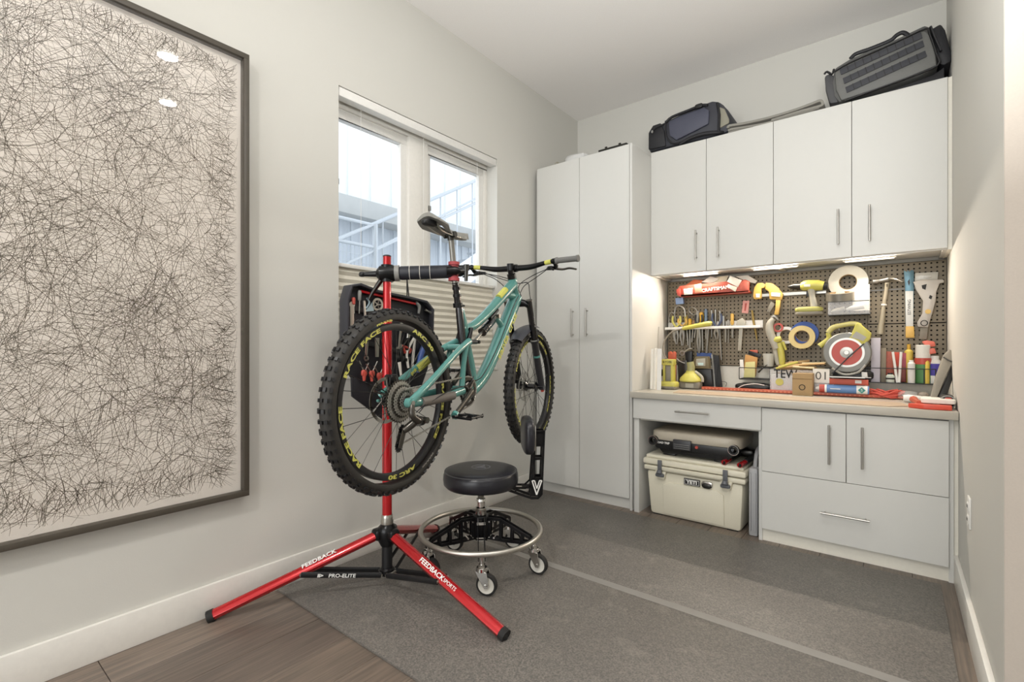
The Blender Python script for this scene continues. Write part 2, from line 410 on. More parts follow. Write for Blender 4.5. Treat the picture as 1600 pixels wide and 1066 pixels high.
for a, c, hx in ((-2.118, -1.752, -1.80), (-1.752, -1.373, -1.685)):
    d = panel('door', a, c, FY0, .075, 2.412, tc_); bar_handle(d, hx, FY0, 1.245, .20)
MB().box(-2.142, -2.119, FY0+.03, 3.637, 0, 2.40).build('filler_strip', LAMI, tc_)
UY = 3.285
def wall_cab(label, x0, x1, xm, h1, h2, left):
    u = thing('wall_cabinet', label, 'cabinet', ((x0+x1)/2, 3.46, 1.585), 0)
    b = MB(); t = .018
    b.box(x0, x0+t, UY+.02, 3.64, 1.572, 2.443).box(x1-t, x1, UY+.02, 3.64, 1.572, 2.443).box(x0+t, x1-t, UY+.02, 3.64, 2.425, 2.443).box(x0+t, x1-t, UY+.02, 3.64, 1.585, 1.603)
    b.box(x0+t, x1-t, UY+.02, UY+.036, 1.572, 1.586)
    b.build('carcass', LAMI, u, smooth=False)
    d = panel('door', x0, xm, UY, 1.576, 2.443, u); bar_handle(d, h1, UY, 1.748, .195)
    d = panel('door', xm, x1, UY, 1.576, 2.443, u); bar_handle(d, h2, UY, 1.748, .195)
    return u
wall_cab('white two-door wall cabinet next to the tall cabinet, under the small black duffel', -1.355, -.583, -.976, -1.037, -.897, 1)
wall_cab('white two-door wall cabinet on the right, under the large grey tactical duffel', -.583, .206, -.193, -.254, -.112, 0)
struct(MB().box(.206, .222, UY+.012, 3.64, 1.57, 2.443).build('trim_2', CARC))
for k, (a, c) in enumerate(LEDS):
    o = thing('light_bar', ['slim warm LED light bar under the wall cabinets, nearest the tall cabinet', 'slim warm LED light bar under the middle of the wall cabinets', 'slim warm LED light bar under the right end of the wall cabinets, above the hammer'][k], 'light', ((a+c)/2, 3.46, 1.575))
    MB().box(a-.01, c+.01, 3.445, 3.478, 1.577, 1.585).build('housing', WHITE, o, bevel=.002)
    MB().box(a, c, 3.456, 3.468, 1.5735, 1.577).build('diffuser', LED, o)
# desk unit on the left (open knee hole) and base cabinet on the right
du = thing('desk_drawer_unit', 'white knee-hole desk unit with one shallow drawer over the cooler', 'desk', (-.96, 3.3, 0))
MB().box(-1.340, -1.306, FY0-.002, 3.637, 0, .744).build('side_panel', LAMI, du, bevel=.001)
MB().box(-1.306, -.602, 3.0, 3.637, .60, .612).box(-1.306, -.602, 3.0, 3.012, .612, .744).build('drawer_box', CARC, du)
MB().box(-1.306, -.602, 3.620, 3.637, 0, .6).build('back_panel', CARC, du)
d = panel('drawer', -1.340, -.5835, FY0-.018, .612, .745, du); bar_handle(d, -.956, FY0-.018, .682, .20, False)
bc = thing('base_cabinet', 'white base cabinet with two doors over one wide drawer, right of the cooler', 'cabinet', (-.2, 3.3, 0))
b = MB(); b.box(-.600, -.582, FY0, 3.637, 0, .745).box(.189, .206, FY0, 3.637, 0, .745).box(-.582, .189, FY0+.02, 3.637, .07, .088).box(-.582, .189, FY0+.02, 3.637, .73, .745).box(-.582, .189, 3.63, 3.637, .088, .73)
b.build('carcass', LAMI, bc, smooth=False)
MB().box(-.582, .189, FY0+.01, FY0+.025, 0, .068).build('toe_kick', CARC, bc)
d = panel('door', -.583, -.197, FY0-.018, .390, .740, bc); bar_handle(d, -.267, FY0-.018, .578, .20)
d = panel('door', -.197, .190, FY0-.018, .390, .740, bc); bar_handle(d, -.13, FY0-.018, .578, .205)
d = panel('drawer', -.583, .190, FY0-.018, .072, .390, bc); bar_handle(d, -.202, FY0-.018, .226, .205, False)
struct(MB().box(.206, .222, FY0+.012, 3.64, .127, .745).build('trim_3', CARC))
WT = mat('grey_laminate_worktop', '#b8b2a6', .35, var=.04, vscale=14)
tag(MB().box(-1.352, .220, 2.935, 3.64, .747, .785).build('worktop', WT, bevel=.002), 'long grey laminate worktop below the pegboard', 'worktop')
MATB = mat('worn_brown_board', '#b39f88', .6, var=.12, vscale=20)
tag(MB().prism([(-1.12, 3.20), (-1.10, 3.02), (-.03, 2.975), (.06, 3.06), (.02, 3.20)], .7855, .789).build('work_board', MATB), 'thin worn tan board lying on the front of the worktop', 'work mat')
TZ = .785
# pegboard
PEG = mat('grey_brown_pegboard_steel', '#7b705c', .5, var=.04, vscale=12); PEGD = mat('shadow_gap', '#1c1a17', .9)
pg = thing('pegboard', 'grey-brown metal pegboard of four panels on the wall over the worktop', 'pegboard', (-.56, 3.6, .95))
PY = 3.600
xs = [-1.350, -.945, -.538, -.133, .220]
def peg_panel(x0, x1, z0, z1):
    b = MB(); nx = round((x1-x0)/.0255); nz = round((z1-z0)/.0255); dx = (x1-x0-.004)/nx; dz = (z1-z0-.004)/nz
    r = .0050
    for i in range(nx):
        for j in range(nz):
            cx = x0+.002+(i+.5)*dx; cz = z0+.002+(j+.5)*dz; o = []; q = []
            for k in range(8):
                a = k*PI/4; c_, s_ = math.cos(a), math.sin(a); m = max(abs(c_), abs(s_))
                o.append((cx+c_/m*dx/2, PY, cz+s_/m*dz/2)); q.append((cx+r*math.cos(a), PY, cz+r*math.sin(a)))
            q2 = [(x, PY+.002, z) for x, y, z in q]
            b.add(o+q+q2, [(k, (k+1) % 8, 8+(k+1) % 8, 8+k) for k in range(8)]+[(8+k, 8+(k+1) % 8, 16+(k+1) % 8, 16+k) for k in range(8)])
    b.box(x0+.001, x0+.003, PY-.0005, PY+.015, z0, z1).box(x1-.003, x1-.001, PY-.0005, PY+.015, z0, z1)
    b.box(x0, x1, PY-.0005, PY+.015, z0, z0+.002)
    return b.build('panel', PEG, pg, smooth=False)
for i in range(4):
    if i < 3: peg_panel(xs[i], xs[i+1], .945, 1.562)
    else: peg_panel(xs[i], xs[i+1], .945, 1.21); peg_panel(xs[i], xs[i+1], 1.214, 1.562)
MB().box(-1.35, .22, PY+.02, PY+.024, .94, 1.565).build('shadow_backing', PEGD, pg)  # dark sheet: the shade behind the peg holes, put in as colour
MB().box(-.62, .14, PY-.004, PY-.001, 1.408, 1.414).build('slot_rail', GREY, pg)
tag(MB().box(-1.352, .222, 3.612, 3.64, .785, .94).build('backsplash', CARC), 'cream backsplash strip between worktop and pegboard', 'backsplash')

# ------------------------------------------------------------------ rubber mats and tape
def mat_rubber():
    m = mat('speckled_rubber', '#423f3b', .5, bump=.25, bscale=300); nt = m.node_tree; p = nt.nodes['Principled BSDF']
    gm = nt.nodes.new('ShaderNodeNewGeometry')
    def noise(sc, lo, hi, det=4):
        n = nt.nodes.new('ShaderNodeTexNoise'); n.inputs['Scale'].default_value = sc; n.inputs['Detail'].default_value = det; nt.links.new(gm.outputs['Position'], n.inputs['Vector'])
        r = nt.nodes.new('ShaderNodeMapRange'); r.inputs[1].default_value = lo; r.inputs[2].default_value = hi; nt.links.new(n.outputs['Fac'], r.inputs[0]); return r.outputs[0]
    a = noise(170, .35, .75, 2); bn = noise(2.2, .35, .75); c = noise(9, .6, .85, 6)
    m1 = nt.nodes.new('ShaderNodeMixRGB'); m1.inputs[1].default_value = lin('#5f5c58'); m1.inputs[2].default_value = lin('#88827a'); nt.links.new(a, m1.inputs[0])
    m2 = nt.nodes.new('ShaderNodeMixRGB'); m2.blend_type = 'MULTIPLY'; m2.inputs[2].default_value = (.78, .77, .78, 1); nt.links.new(bn, m2.inputs[0]); nt.links.new(m1.outputs[0], m2.inputs[1])
    mm = nt.nodes.new('ShaderNodeMath'); mm.operation = 'MULTIPLY'; mm.inputs[1].default_value = .5; nt.links.new(c, mm.inputs[0])
    m3 = nt.nodes.new('ShaderNodeMixRGB'); m3.inputs[2].default_value = lin('#9b958b'); nt.links.new(mm.outputs[0], m3.inputs[0]); nt.links.new(m2.outputs[0], m3.inputs[1])
    nt.links.new(m3.outputs[0], p.inputs['Base Color']); return m
RM = mat_rubber()
tag(MB().box(-2.135, .158, 1.03, 1.974, .0005, .0095).build('rubber_mat', RM, bevel=.001), 'black speckled rubber floor mat in front, under the repair stand', 'floor mat', 'rubber floor mats')
tag(MB().box(-2.125, .158, 1.976, 2.905, .0005, .0095).build('rubber_mat', RM, bevel=.001), 'black speckled rubber floor mat at the back, along the cabinets', 'floor mat', 'rubber floor mats')
TAPE = mat('grey_tape', '#86837e', .42, var=.08, vscale=20)
tag(MB().box(-2.1, .155, 1.955, 2.0, .0097, .0102).build('seam_tape', TAPE), 'worn grey tape strip over the seam between the rubber mats', 'tape')

# ------------------------------------------------------------------ framed drawing
art = thing('framed_drawing', 'large framed ink scribble drawing on the left wall', 'picture', (-2.16, .2, .46))
FR = mat('grey_brown_frame', '#4c463d', .45); AP = mat('drawing_paper', '#ded6cc', .8, var=.02, vscale=2)
ay0, ay1, az0, az1 = -.50, .903, .458, 2.294
xf = -2.112; fw = .021
for (y0, y1, z0, z1) in ((ay0, ay1, az0, az0+fw), (ay0, ay1, az1-fw, az1), (ay0, ay0+fw, az0+fw, az1-fw), (ay1-fw, ay1, az0+fw, az1-fw)):
    MB().box(-2.159, xf, y0, y1, z0, z1).build('frame_rail', FR, art, bevel=.001)
MB().box(-2.158, -2.146, ay0+fw, ay1-fw, az0+fw, az1-fw).build('paper', AP, art, smooth=False)
MB().box(-2.122, -2.119, ay0+fw, ay1-fw, az0+fw, az1-fw).build('glazing', GLASS, art, smooth=False)
rnd = random.Random(3); ink = MB(); xi = -2.1457
ly0, ly1, lz0, lz1 = ay0+.07, ay1-.075, az0+.10, az1-.07
def inside(y, z, m=0): return ly0-m < y < ly1+m and lz0-m < z < lz1+m
def stroke(y, z, a, L, cur, wd):
    n = 7; P = []
    for i in range(n+1):
        P.append((y, z)); y += math.cos(a)*L/n; z += math.sin(a)*L/n; a += cur/n
        if not (ay0+fw+.01 < y < ay1-fw-.012 and az0+fw+.02 < z < az1-fw-.015): break
    if len(P) < 3: return
    vs = []
    for i, (py, pz) in enumerate(P):
        q = P[min(i+1, len(P)-1)]; p = P[max(i-1, 0)]; dy, dz = q[0]-p[0], q[1]-p[1]; l = math.hypot(dy, dz) or 1
        ww = wd*(.35+.65*math.sin(PI*(i+.4)/(len(P)-.2)))/2
        vs += [(xi, py-dz/l*ww, pz+dy/l*ww), (xi, py+dz/l*ww, pz-dy/l*ww)]
    ink.add(vs, [(2*i, 2*i+1, 2*i+3, 2*i+2) for i in range(len(P)-1)])
for h in range(520):
    y = rnd.uniform(ly0, ly1); z = rnd.uniform(lz0, lz1); sp = rnd.uniform(.02, .10); a0 = rnd.uniform(0, 2*PI)
    for k in range(rnd.randint(5, 16)):
        a = a0+rnd.gauss(0, .8)+(PI if rnd.random() < .5 else 0)
        stroke(y+rnd.gauss(0, sp), z+rnd.gauss(0, sp), a, rnd.uniform(.04, .30), rnd.gauss(0, 1.1), rnd.uniform(.0006, .0014))
for k in range(900):      # long light hairs
    y = rnd.uniform(ly0, ly1); z = rnd.uniform(lz0, lz1)
    stroke(y, z, rnd.uniform(0, 2*PI), rnd.uniform(.15, .5), rnd.gauss(0, 1.4), rnd.uniform(.0005, .0010))
for k in range(1200):     # wisps that leave the edges
    e = rnd.random(); t = rnd.random()
    if e < .42: y, z, a = ly1-rnd.uniform(0, .09), lz0+t*(lz1-lz0), rnd.gauss(-.35, .5)
    elif e < .72: y, z, a = ly0+t*(ly1-ly0), lz0+rnd.uniform(0, .09), rnd.gauss(-2.0, .5)
    else: y, z, a = ly0+t*(ly1-ly0), lz1-rnd.uniform(0, .06), rnd.gauss(1.3, .7)
    stroke(y, z, a, rnd.uniform(.04, .13), rnd.gauss(.6, .6), rnd.uniform(.0009, .0018))
io = ink.build('ink_lines', mat('sepia_ink', '#7a7265', .9), art, smooth=False); io['kind'] = 'stuff'
# ------------------------------------------------------------------ mountain bike (local frame: a forward, v to the drive side, z up)
BO = Vector((-1.497, 1.162, 0)); BH = Vector((-.182, .983, 0)).normalized(); BR = Vector((BH.y, -BH.x, 0))
BM = frame(BO, BH, (0, 0, 1)); BM = Matrix((BH, -BR, (0, 0, 1))).transposed().to_4x4(); BM.translation = BO
# note: local y of BM points to the non-drive side; B(a, v, z) takes v towards the drive side
def B(a, v, z): return BO+BH*a+BR*v+Vector((0, 0, z))
def BK(px, py, v=0):
    R = ray(px, py); o = BO+BR*v; det = -R.x*BH.y+R.y*BH.x; t = (-o.x*BH.y+o.y*BH.x)/det
    p = Vector((R.x*t, R.y*t, CAM_H+R.z*t)); return p
TEAL = mat('teal_frame_paint', '#548f88', .22, coat=.6); FGLOSS = mat('gloss_black', '#0e0e12', .16, coat=.4); FMATT = mat('matt_black', '#1b1b1d', .42)
TIRE = mat('tire_rubber', '#2b2926', .62, bump=.15, bscale=200, var=.1, vscale=20); TSIDE = mat('tire_sidewall', '#3a3733', .5)
LIME = mat('lime_decal', '#cdcb62', .5); RAIL = mat('saddle_grey', '#8f8e88', .5); COG = mat('cog_steel', '#aaa69d', .32, .55); GUN = mat('gunmetal', '#57544f', .3, .9); ALU = mat('worn_aluminium', '#b5b2ab', .3, 1)
bk = thing('mountain_bike', 'teal full-suspension mountain bike clamped in the red repair stand', 'bicycle', tuple(B(0, 0, 0))[:2]+(.51,))
def ring_text(txt, r, size, th0, M, y, mt, parent, nm='lettering', sx=1.25, bold=.004):
    v, f = text_mesh(txt, size, .0, bold=size*bold*10 if bold else 0); b = MB()
    # cut long faces first so the letters bend
    bm = bmesh.new(); bv = [bm.verts.new(q) for q in v]
    for q in f:
        try: bm.faces.new([bv[i] for i in q])
        except ValueError: pass
    bmesh.ops.triangulate(bm, faces=bm.faces)
    vs = []
    for q in bm.verts:
        a = th0-q.co.x*sx/r; rr = r+q.co.y
        vs.append((rr*math.cos(a), y, rr*math.sin(a)))
    bm.verts.index_update(); fs = [[q.index for q in g.verts] for g in bm.faces]; bm.free()
    b.add(vs, fs, M); return b.build(nm, mt, parent, smooth=False)
def wheel(name, C, hd, rear):
    hd = Vector(hd).normalized(); rt = Vector((hd.y, -hd.x, 0))
    M = Matrix((hd, rt, Vector((0, 0, 1)))).transposed().to_4x4(); M.translation = C     # x forward, y drive side, z up (mirrored frame)
    AX = M @ Matrix(((0, 1, 0, 0), (0, 0, 1, 0), (1, 0, 0, 0), (0, 0, 0, 1)))              # local z of lathe -> wheel axle
    rim = MB(AX).ring([(.296, -.015), (.296, .015), (.290, .017), (.274, .013), (.270, .004), (.270, -.004), (.274, -.013), (.290, -.017)], 72).build(name, FMATT, bk)
    t = MB(AX); pr = []
    for k in range(14):
        a = math.radians(-205+k*(230/13)+7.5*0-0)
        a = -PI*.62+k*(PI*1.24/13); pr.append((.3195+.0275*math.cos(a), .0285*math.sin(a)))
    t.ring(pr, 96)
    tr = t.build('tire', TIRE, rim)
    kn = MB(M); N = 62
    for i in range(N):
        a = 2*PI*i/N; odd = i % 2
        for ang, wd, ln, ht in ((0.30, .010, .014, .0065), (-.30, .010, .014, .0065), (.98, .009, .016, .0060), (-.98, .009, .016, .0060)) if odd else ((.10, .008, .011, .0065), (-.52, .009, .012, .006), (.60, .009, .012, .006), (1.02, .007, .012, .0055), (-1.02, .007, .012, .0055)):
            m = Matrix.Rotation(-a, 4, 'Y') @ T(.3195, 0, 0) @ Matrix.Rotation(ang, 4, 'Z') @ T(.0275, 0, 0)
            kn.box(-.003, ht, -wd/2, wd/2, -ln/2, ln/2, m)
    o = kn.build('tread_knob', FMATT, rim, smooth=False); o['kind'] = 'stuff'
    hub = MB(AX); hub.lathe([(.008, -.072), (.012, -.06), (.029, -.034), (.029, -.030), (.016, -.022), (.015, .022), (.029, .030), (.029, .034), (.012, .045), (.008, .074)], 24)
    hub.build('hub', FGLOSS, rim)
    first = None
    sp = []
    for i in range(28):
        side = 1 if i % 2 else -1; a = 2*PI*i/28; off = (1 if (i//2) % 2 else -1)*1.25
        p0 = Vector((.027*math.cos(a+off), side*.032, .027*math.sin(a+off))); p1 = Vector((.272*math.cos(a), side*.004, .272*math.sin(a)))
        MB(M).cyl(p0, p1, .0013, n=4).build('spoke', DARKST, rim, smooth=False)
    ys = .0172
    for k, th in enumerate((2.35, 1.0, -.25, -1.5, -2.75)):
        ring_text(('RACE FACE', 'ARC 30')[k % 2] if rear else ('RACE FACE', 'ARC 30')[k % 2], .2835, .0215, th, M, ys, LIME, rim, 'rim_lettering', 2.2)
    ring_text('MAXXIS', .309, .0125, 1.86 if rear else 1.3, M, .0272, LIME, rim, 'tire_lettering', 1.9)
    ring_text('MAXXIS', .309, .0125, -1.0, M, .0272, mat('worn_white_print', '#8f8b84', .6) if rear else LIME, rim, 'tire_lettering', 1.9)
    # brake rotor on the non-drive side
    r = MB(AX); R = .09
    r.ring([(R-.013, -.046), (R, -.046), (R, -.0445), (R-.013, -.0445)], 48).ring([(.018, -.046), (.027, -.046), (.027, -.0445), (.018, -.0445)], 24)
    for k in range(6):
        a = k*PI/3; r2 = MB(); q = []
        r.M = M; r.tube([(.025*math.cos(a), -.045, .025*math.sin(a)), ((R-.01)*math.cos(a+.5), -.045, (R-.01)*math.sin(a+.5))], .004, 6); r.M = AX
    r.build('brake_rotor', ALU, rim)
    if rear:
        n = 11
        for k in range(n):
            rr = .084-k*.0066; yy = .024+k*.0042; c = MB(AX); T_ = max(14, int(rr*500)); poly = []
            for q in range(T_*2): rad = rr if q % 2 else rr-.006; ang = PI*q/T_; poly += [(rad*math.cos(ang), rad*math.sin(ang))]
            nn = len(poly); inn = [(p[0]*.84, p[1]*.84) for p in poly]
            vs = [(x, y, h) for h in (yy-.0009, yy+.0009) for P_ in (poly, inn) for x, y in P_]
            fs = []
            for q in range(nn):
                w_ = (q+1) % nn
                fs += [(q, w_, nn+w_, nn+q), (2*nn+q, 3*nn+q, 3*nn+w_, 2*nn+w_), (q, 2*nn+q, 2*nn+w_, w_), (nn+q, nn+w_, 3*nn+w_, 3*nn+q)]
            c.add(vs, fs); c.build('cassette_cog', COG if k % 3 else GUN, rim, smooth=False)
        MB(AX).lathe([(.056, .026), (.05, .028), (.016, .064), (.013, .07)], 24).build('cassette_carrier', FMATT, rim)
    return rim
HR = B(.012, 0, .871); HF = B(1.215, 0, .838)
wheel('rear_wheel', HR, BH, True)
ST = math.radians(3.5)
hdf = Matrix.Rotation(ST, 3, 'Z') @ BH; rtf = Vector((hdf.y, -hdf.x, 0))
wheel('front_wheel', HF, hdf, False)
def tb(nm, P, r, m, par, n=12, sm=5, **k): return MB().tube(P, r, n, sm=sm, **k).build(nm, m, par)
# main frame
f = MB()
f.tube([B(.462, 0, 1.165), B(.53, 0, 1.168), B(.62, 0, 1.205), B(.75, 0, 1.28), B(.88, 0, 1.365), B(.972, 0, 1.425)], [.018, .022, .023, .025, .030, .030], 14, sm=5)
f.tube([B(1.012, 0, 1.355), B(.955, 0, 1.285), B(.80, 0, 1.09), B(.66, 0, .935), B(.545, 0, .865)], [.036, .038, .036, .034, .031], 14, sm=5)
f.tube([B(.965, 0, 1.455), B(.985, 0, 1.41), B(1.025, 0, 1.335), B(1.032, 0, 1.315)], [.026, .025, .027, .028], 16, sm=3)
f.tube([B(.90, 0, 1.36), B(.955, 0, 1.36), B(1.0, 0, 1.345)], [.016, .023, .022], 10, sm=3)
f.tube([B(.452, 0, 1.25), B(.474, 0, 1.19), B(.507, 0, 1.08), B(.545, 0, .96), B(.55, 0, .88)], [.0185, .021, .021, .024, .028], 14, sm=4)
f.cyl(B(.455, -.037, .873), B(.455, .037, .873), .024, n=20)
f.tube([B(.455, 0, .873), B(.55, 0, .885)], [.026, .03], 12)
f.tube([B(.86, 0, 1.17), B(.80, 0, 1.225)], [.02, .013], 10).tube([B(.775, 0, 1.235), B(.83, 0, 1.20)], [.012, .016], 10)
fr = f.build('frame', TEAL, bk)
def along_text(txt, size, p, d, mt, parent, off, up=None, sx=1, bold=.004):
    d = (BH*d[0]+Vector((0, 0, d[1]))).normalized(); u = Vector((0, 0, 1)) if up is None else up
    u = (u-d*u.dot(d)).normalized(); M = Matrix((d, u, BR)).transposed().to_4x4(); M.translation = p+BR*off
    return text('lettering', txt, size, M, mt, parent, .0006, sx, bold)
along_text('santa cruz', .056, B(.845, 0, 1.138), (.155, .195), LIME, fr, .0375, sx=1.35, bold=.0009)
MB().tube([B(.80, .008, 1.335), B(.87, .010, 1.382)], .0185, 8).build('top_tube_decal', LIME, fr)
# seat tube (gloss black), collar and dropper post
tb('seat_tube', [B(.437, .004, 1.262), B(.448, .010, 1.14), B(.466, .012, 1.02), B(.498, .010, .93)], [.0172, .0182, .022, .024], FGLOSS, bk)
MB().tube([B(.432, 0, 1.278), B(.4355, 0, 1.258)], .022, 18).cyl(B(.42, .02, 1.266), B(.455, .02, 1.266), .005).build('seat_collar', BLACKM, bk)
sp = MB().tube([B(.4355, 0, 1.258), B(.424, 0, 1.33), B(.412, 0, 1.37)], [.0158]*3, 16).build('seatpost', FGLOSS, bk)
MB().tube([B(.428, 0, 1.305), B(.426, 0, 1.318)], .019, 16).tube([B(.4225, 0, 1.338), B(.4205, 0, 1.350)], .019, 16).build('dropper_collar', BLACKM, sp)
MB().tube([B(.412, 0, 1.36), B(.378, 0, 1.575)], [.0135, .0125], 16).build('inner_post', mat('grey_post', '#8b8983', .3, .6), sp)
# saddle: thin shell, wide at the rear, long nose, tipped down to the front
sx0, sx1, z0_ = .205, .515, 1.622
vs = []; fs = []; NS, NC = 16, 12
sec = []
for i in range(NS+1):
    t = i/NS; a = sx0+(sx1-sx0)*t
    wd = .072*(1-t)**.0 if t < .18 else None
    wd = (.052+.018*math.sin(min(1, t/.2)*PI/2)) if t < .2 else .070-(.070-.019)*min(1, (t-.2)/.35)**.8
    if t > .93: wd *= math.sqrt(max(.05, 1-((t-.93)/.075)**2))
    zc = z0_+.004-.02*math.sin(t*PI)+.012*(1-t)**2-.012*t
    sec.append((a, wd, zc))
top = MB(); n = NC
for lay, dzl in ((0, 0), (1, -.016)):
    for a, wd, zc in sec:
        for k in range(n+1):
            u = -1+2*k/n; vs.append(B(a, wd*u, zc-(abs(u)**2.2)*.026+dzl*(1-abs(u)**6*.6)))
W_ = n+1; L_ = (NS+1)*W_
for i in range(NS):
    for k in range(n):
        q = i*W_+k
        if 4 <= k <= 7 and 4 <= i <= 9: continue
        fs += [(q, q+1, q+W_+1, q+W_), (L_+q, L_+q+W_, L_+q+W_+1, L_+q+1)]
for i in range(NS): fs += [(i*W_, (i+1)*W_, L_+(i+1)*W_, L_+i*W_), (i*W_+n, L_+i*W_+n, L_+(i+1)*W_+n, (i+1)*W_+n)]
for k in range(n): fs += [(k, L_+k, L_+k+1, k+1), (NS*W_+k, NS*W_+k+1, L_+NS*W_+k+1, L_+NS*W_+k)]
sdl = MB().add(vs, fs).build('saddle', RAIL, bk, angle=50)
MB().soft(tuple(B(.222, 0, 1.598)), (.035, .075, .03), .6).build('saddle_bumper', FMATT, sdl)
for v in (-.022, .022):
    MB().tube([B(.235, v*1.4, 1.598), B(.275, v, 1.578), B(.34, v, 1.572), B(.42, v, 1.574), B(.47, v*.5, 1.592)], .0036, 8, sm=4).build('saddle_rail', ALU, sdl)
MB().cyl(B(.372, -.03, 1.578), B(.372, .03, 1.578), .014, n=14).tube([B(.378, 0, 1.555), B(.372, 0, 1.585)], .015, 12).build('post_head', DARKST, sp)
# swing arm
sw = MB()
for s in (-1, 1):
    sw.tube([B(.0 if s > 0 else .03, s*.082, .868 if s > 0 else .89), B(.04, s*.084, .893), B(.16, s*.075, .955), B(.30, s*.06, 1.03), B(.40, s*.046, 1.075), B(.475, s*.034, 1.10)], [.016, .014, .0125, .0125, .014, .016], 12, sm=4, flat=1.15)
    sw.tube([B(.0 if s > 0 else .06, s*.082, .868), B(.12, s*.078, .866), B(.30, s*.06, .872), B(.40, s*.05, .88)], [.015, .012, .012, .015], 12, sm=4, flat=1.3)
    sw.tube([B(.44, s*.042, 1.09), B(.415, s*.044, 1.0), B(.395, s*.048, .90)], [.014, .012, .014], 10, sm=3)
    sw.cyl(B(0, s*.068, .868), B(0, s*(.094 if s > 0 else .08), .868), .019 if s > 0 else .006, n=18)
sw.tube([B(.41, -.05, 1.075), B(.41, .05, 1.075)], .014, 10)
sw = sw.build('swingarm', TEAL, bk)
MB().tube([B(.06, .088, .864), B(.30, .069, .869)], [.0145, .0145], 10, flat=1.3).build('chainstay_guard', mat('grey_rubber_guard', '#6a645e', .6), sw)
MB().cyl(B(0, .094, .868), B(0, .098, .868), .010, n=12).build('axle_end', ALU, sw)
along_text('lyrik', .022, B(.19, -.06, .973), (.14, .075), LIME, sw, .003, bold=.0006)
MB().tube([B(.22, -.058, .985), B(.30, -.052, 1.027)], .0152, 8, flat=1.15).build('stay_decal', LIME, sw)
# links, shock
lk = MB()
for s in (-1, 1): lk.tube([B(.475, s*.03, 1.10), B(.495, s*.032, 1.15), B(.50, s*.03, 1.16)], [.013, .009, .011], 10).tube([B(.475, s*.03, 1.10), B(.56, s*.022, 1.10)], [.012, .011], 10)
for p in ((.475, 1.10), (.50, 1.16), (.565, 1.10)): lk.cyl(B(p[0], -.034, p[1]), B(p[0], .036, p[1]), .0085, n=12)
lk.build('suspension_link', BLACKM, bk)
MB().tube([B(.42, .04, .90), B(.50, .03, .92), B(.50, .0, .93)], .012, 8).build('lower_link', BLACKM, bk)
p0, p1 = B(.565, .004, 1.10), B(.775, .004, 1.235); d = p1-p0
sk = MB().tube([p0, p0+d*.18], .010, 12).tube([p0+d*.15, p0+d*.42], .0075, 12).build('shock', ALU, bk)
MB().tube([p0+d*.38, p0+d*.42, p0+d*.46, p0+d*.84, p0+d*.88], [.017, .021, .0205, .0205, .014], 16).build('air_can', FGLOSS, sk)
MB().tube([p0+d*.36, p0+d*.385], .023, 16).tube([p0+d*.52, p0+d*.54], .0215, 16).build('o_ring', GUN, sk)
MB().tube([p0+d*.62+Vector((0, 0, .036))+BR*.01, p0+d*.98+Vector((0, 0, .036))+BR*.01], .012, 12).build('reservoir', BLACKM, sk)
MB().cyl(p1-BR*.025, p1+BR*.025, .011, n=12).tube([p0+d*.86, p1], .010, 10).build('shock_eyelet', ALU, sk)
# drivetrain
cy = .048
def cog(parent, nm, c, R, teeth, v0, m, hole=.72, th=.0022):
    b = MB(); P_ = []
    for q in range(teeth*2): rad = R if q % 2 else R-.006; an = PI*q/teeth; P_.append((rad*math.cos(an), rad*math.sin(an)))
    nn = len(P_); vs = [B(c[0]+x*k_, v0+h, c[1]+y*k_) for h in (-th/2, th/2) for k_ in (1, hole) for x, y in P_]; fs = []
    for q in range(nn):
        w_ = (q+1) % nn; fs += [(q, w_, nn+w_, nn+q), (2*nn+q, 3*nn+q, 3*nn+w_, 2*nn+w_), (q, 2*nn+q, 2*nn+w_, w_), (nn+q, nn+w_, 3*nn+w_, 3*nn+q)]
    return b.add(vs, fs).build(nm, m, parent, smooth=False)
ck = MB().cyl(B(.445, -.06, .873), B(.445, .075, .873), .014, n=16)
ck.tube([B(.445, cy, .873)+Vector((0, 0, 0)), B(.445, cy+.001, .873)], .03, 20)
for k in range(4): a = PI/4+k*PI/2; ck.tube([B(.445, cy, .873), B(.445+.06*math.cos(a), cy, .873+.06*math.sin(a))], [.012, .007], 8)
ck = ck.build('crankset', GUN, bk)
cog(ck, 'chainring', (.445, .873), .068, 32, cy, GUN, .78, .003)
# arms: drive side points back and down, the other forward and up
ax_, az_ = -.150, -.086
MB().tube([B(.445, .070, .873), B(.445+ax_*.5, .078, .873+az_*.5), B(.445+ax_, .082, .873+az_)], [.020, .0135, .0145], 14, flat=.6, up=BR).build('crank_arm', GUN, ck)
MB().tube([B(.445, -.062, .873), B(.445-ax_, -.08, .873-az_)], [.018, .013], 12, flat=.6, up=BR).build('crank_arm', GUN, ck)
MB().tube([B(.300, .081, .791), B(.287, .084, .783)], .0185, 12, up=BR, flat=.9).build('crank_boot', TEAL, ck)
for v, pa, pz in ((.145, .295, .785), (-.145, .595, .959)):
    pd = MB(); s = 1 if v > 0 else -1
    pd.cyl(B(pa, s*.085, pz), B(pa, s*.19, pz), .008, n=10)
    for e in (-.045, .045): pd.cyl(B(pa+e, s*.1, pz), B(pa+e, s*.19, pz-.004), .0055, n=8)
    for e in (.1, .145, .19): pd.cyl(B(pa-.045, s*e, pz), B(pa+.045, s*e, pz), .0055, n=8)
    for e in (-.045, 0, .045):
        for g in (.1, .19): pd.cyl(B(pa+e, s*g, pz-.009), B(pa+e, s*g, pz+.009), .0018, n=6)
    pd.build('pedal', BLACKM, ck)
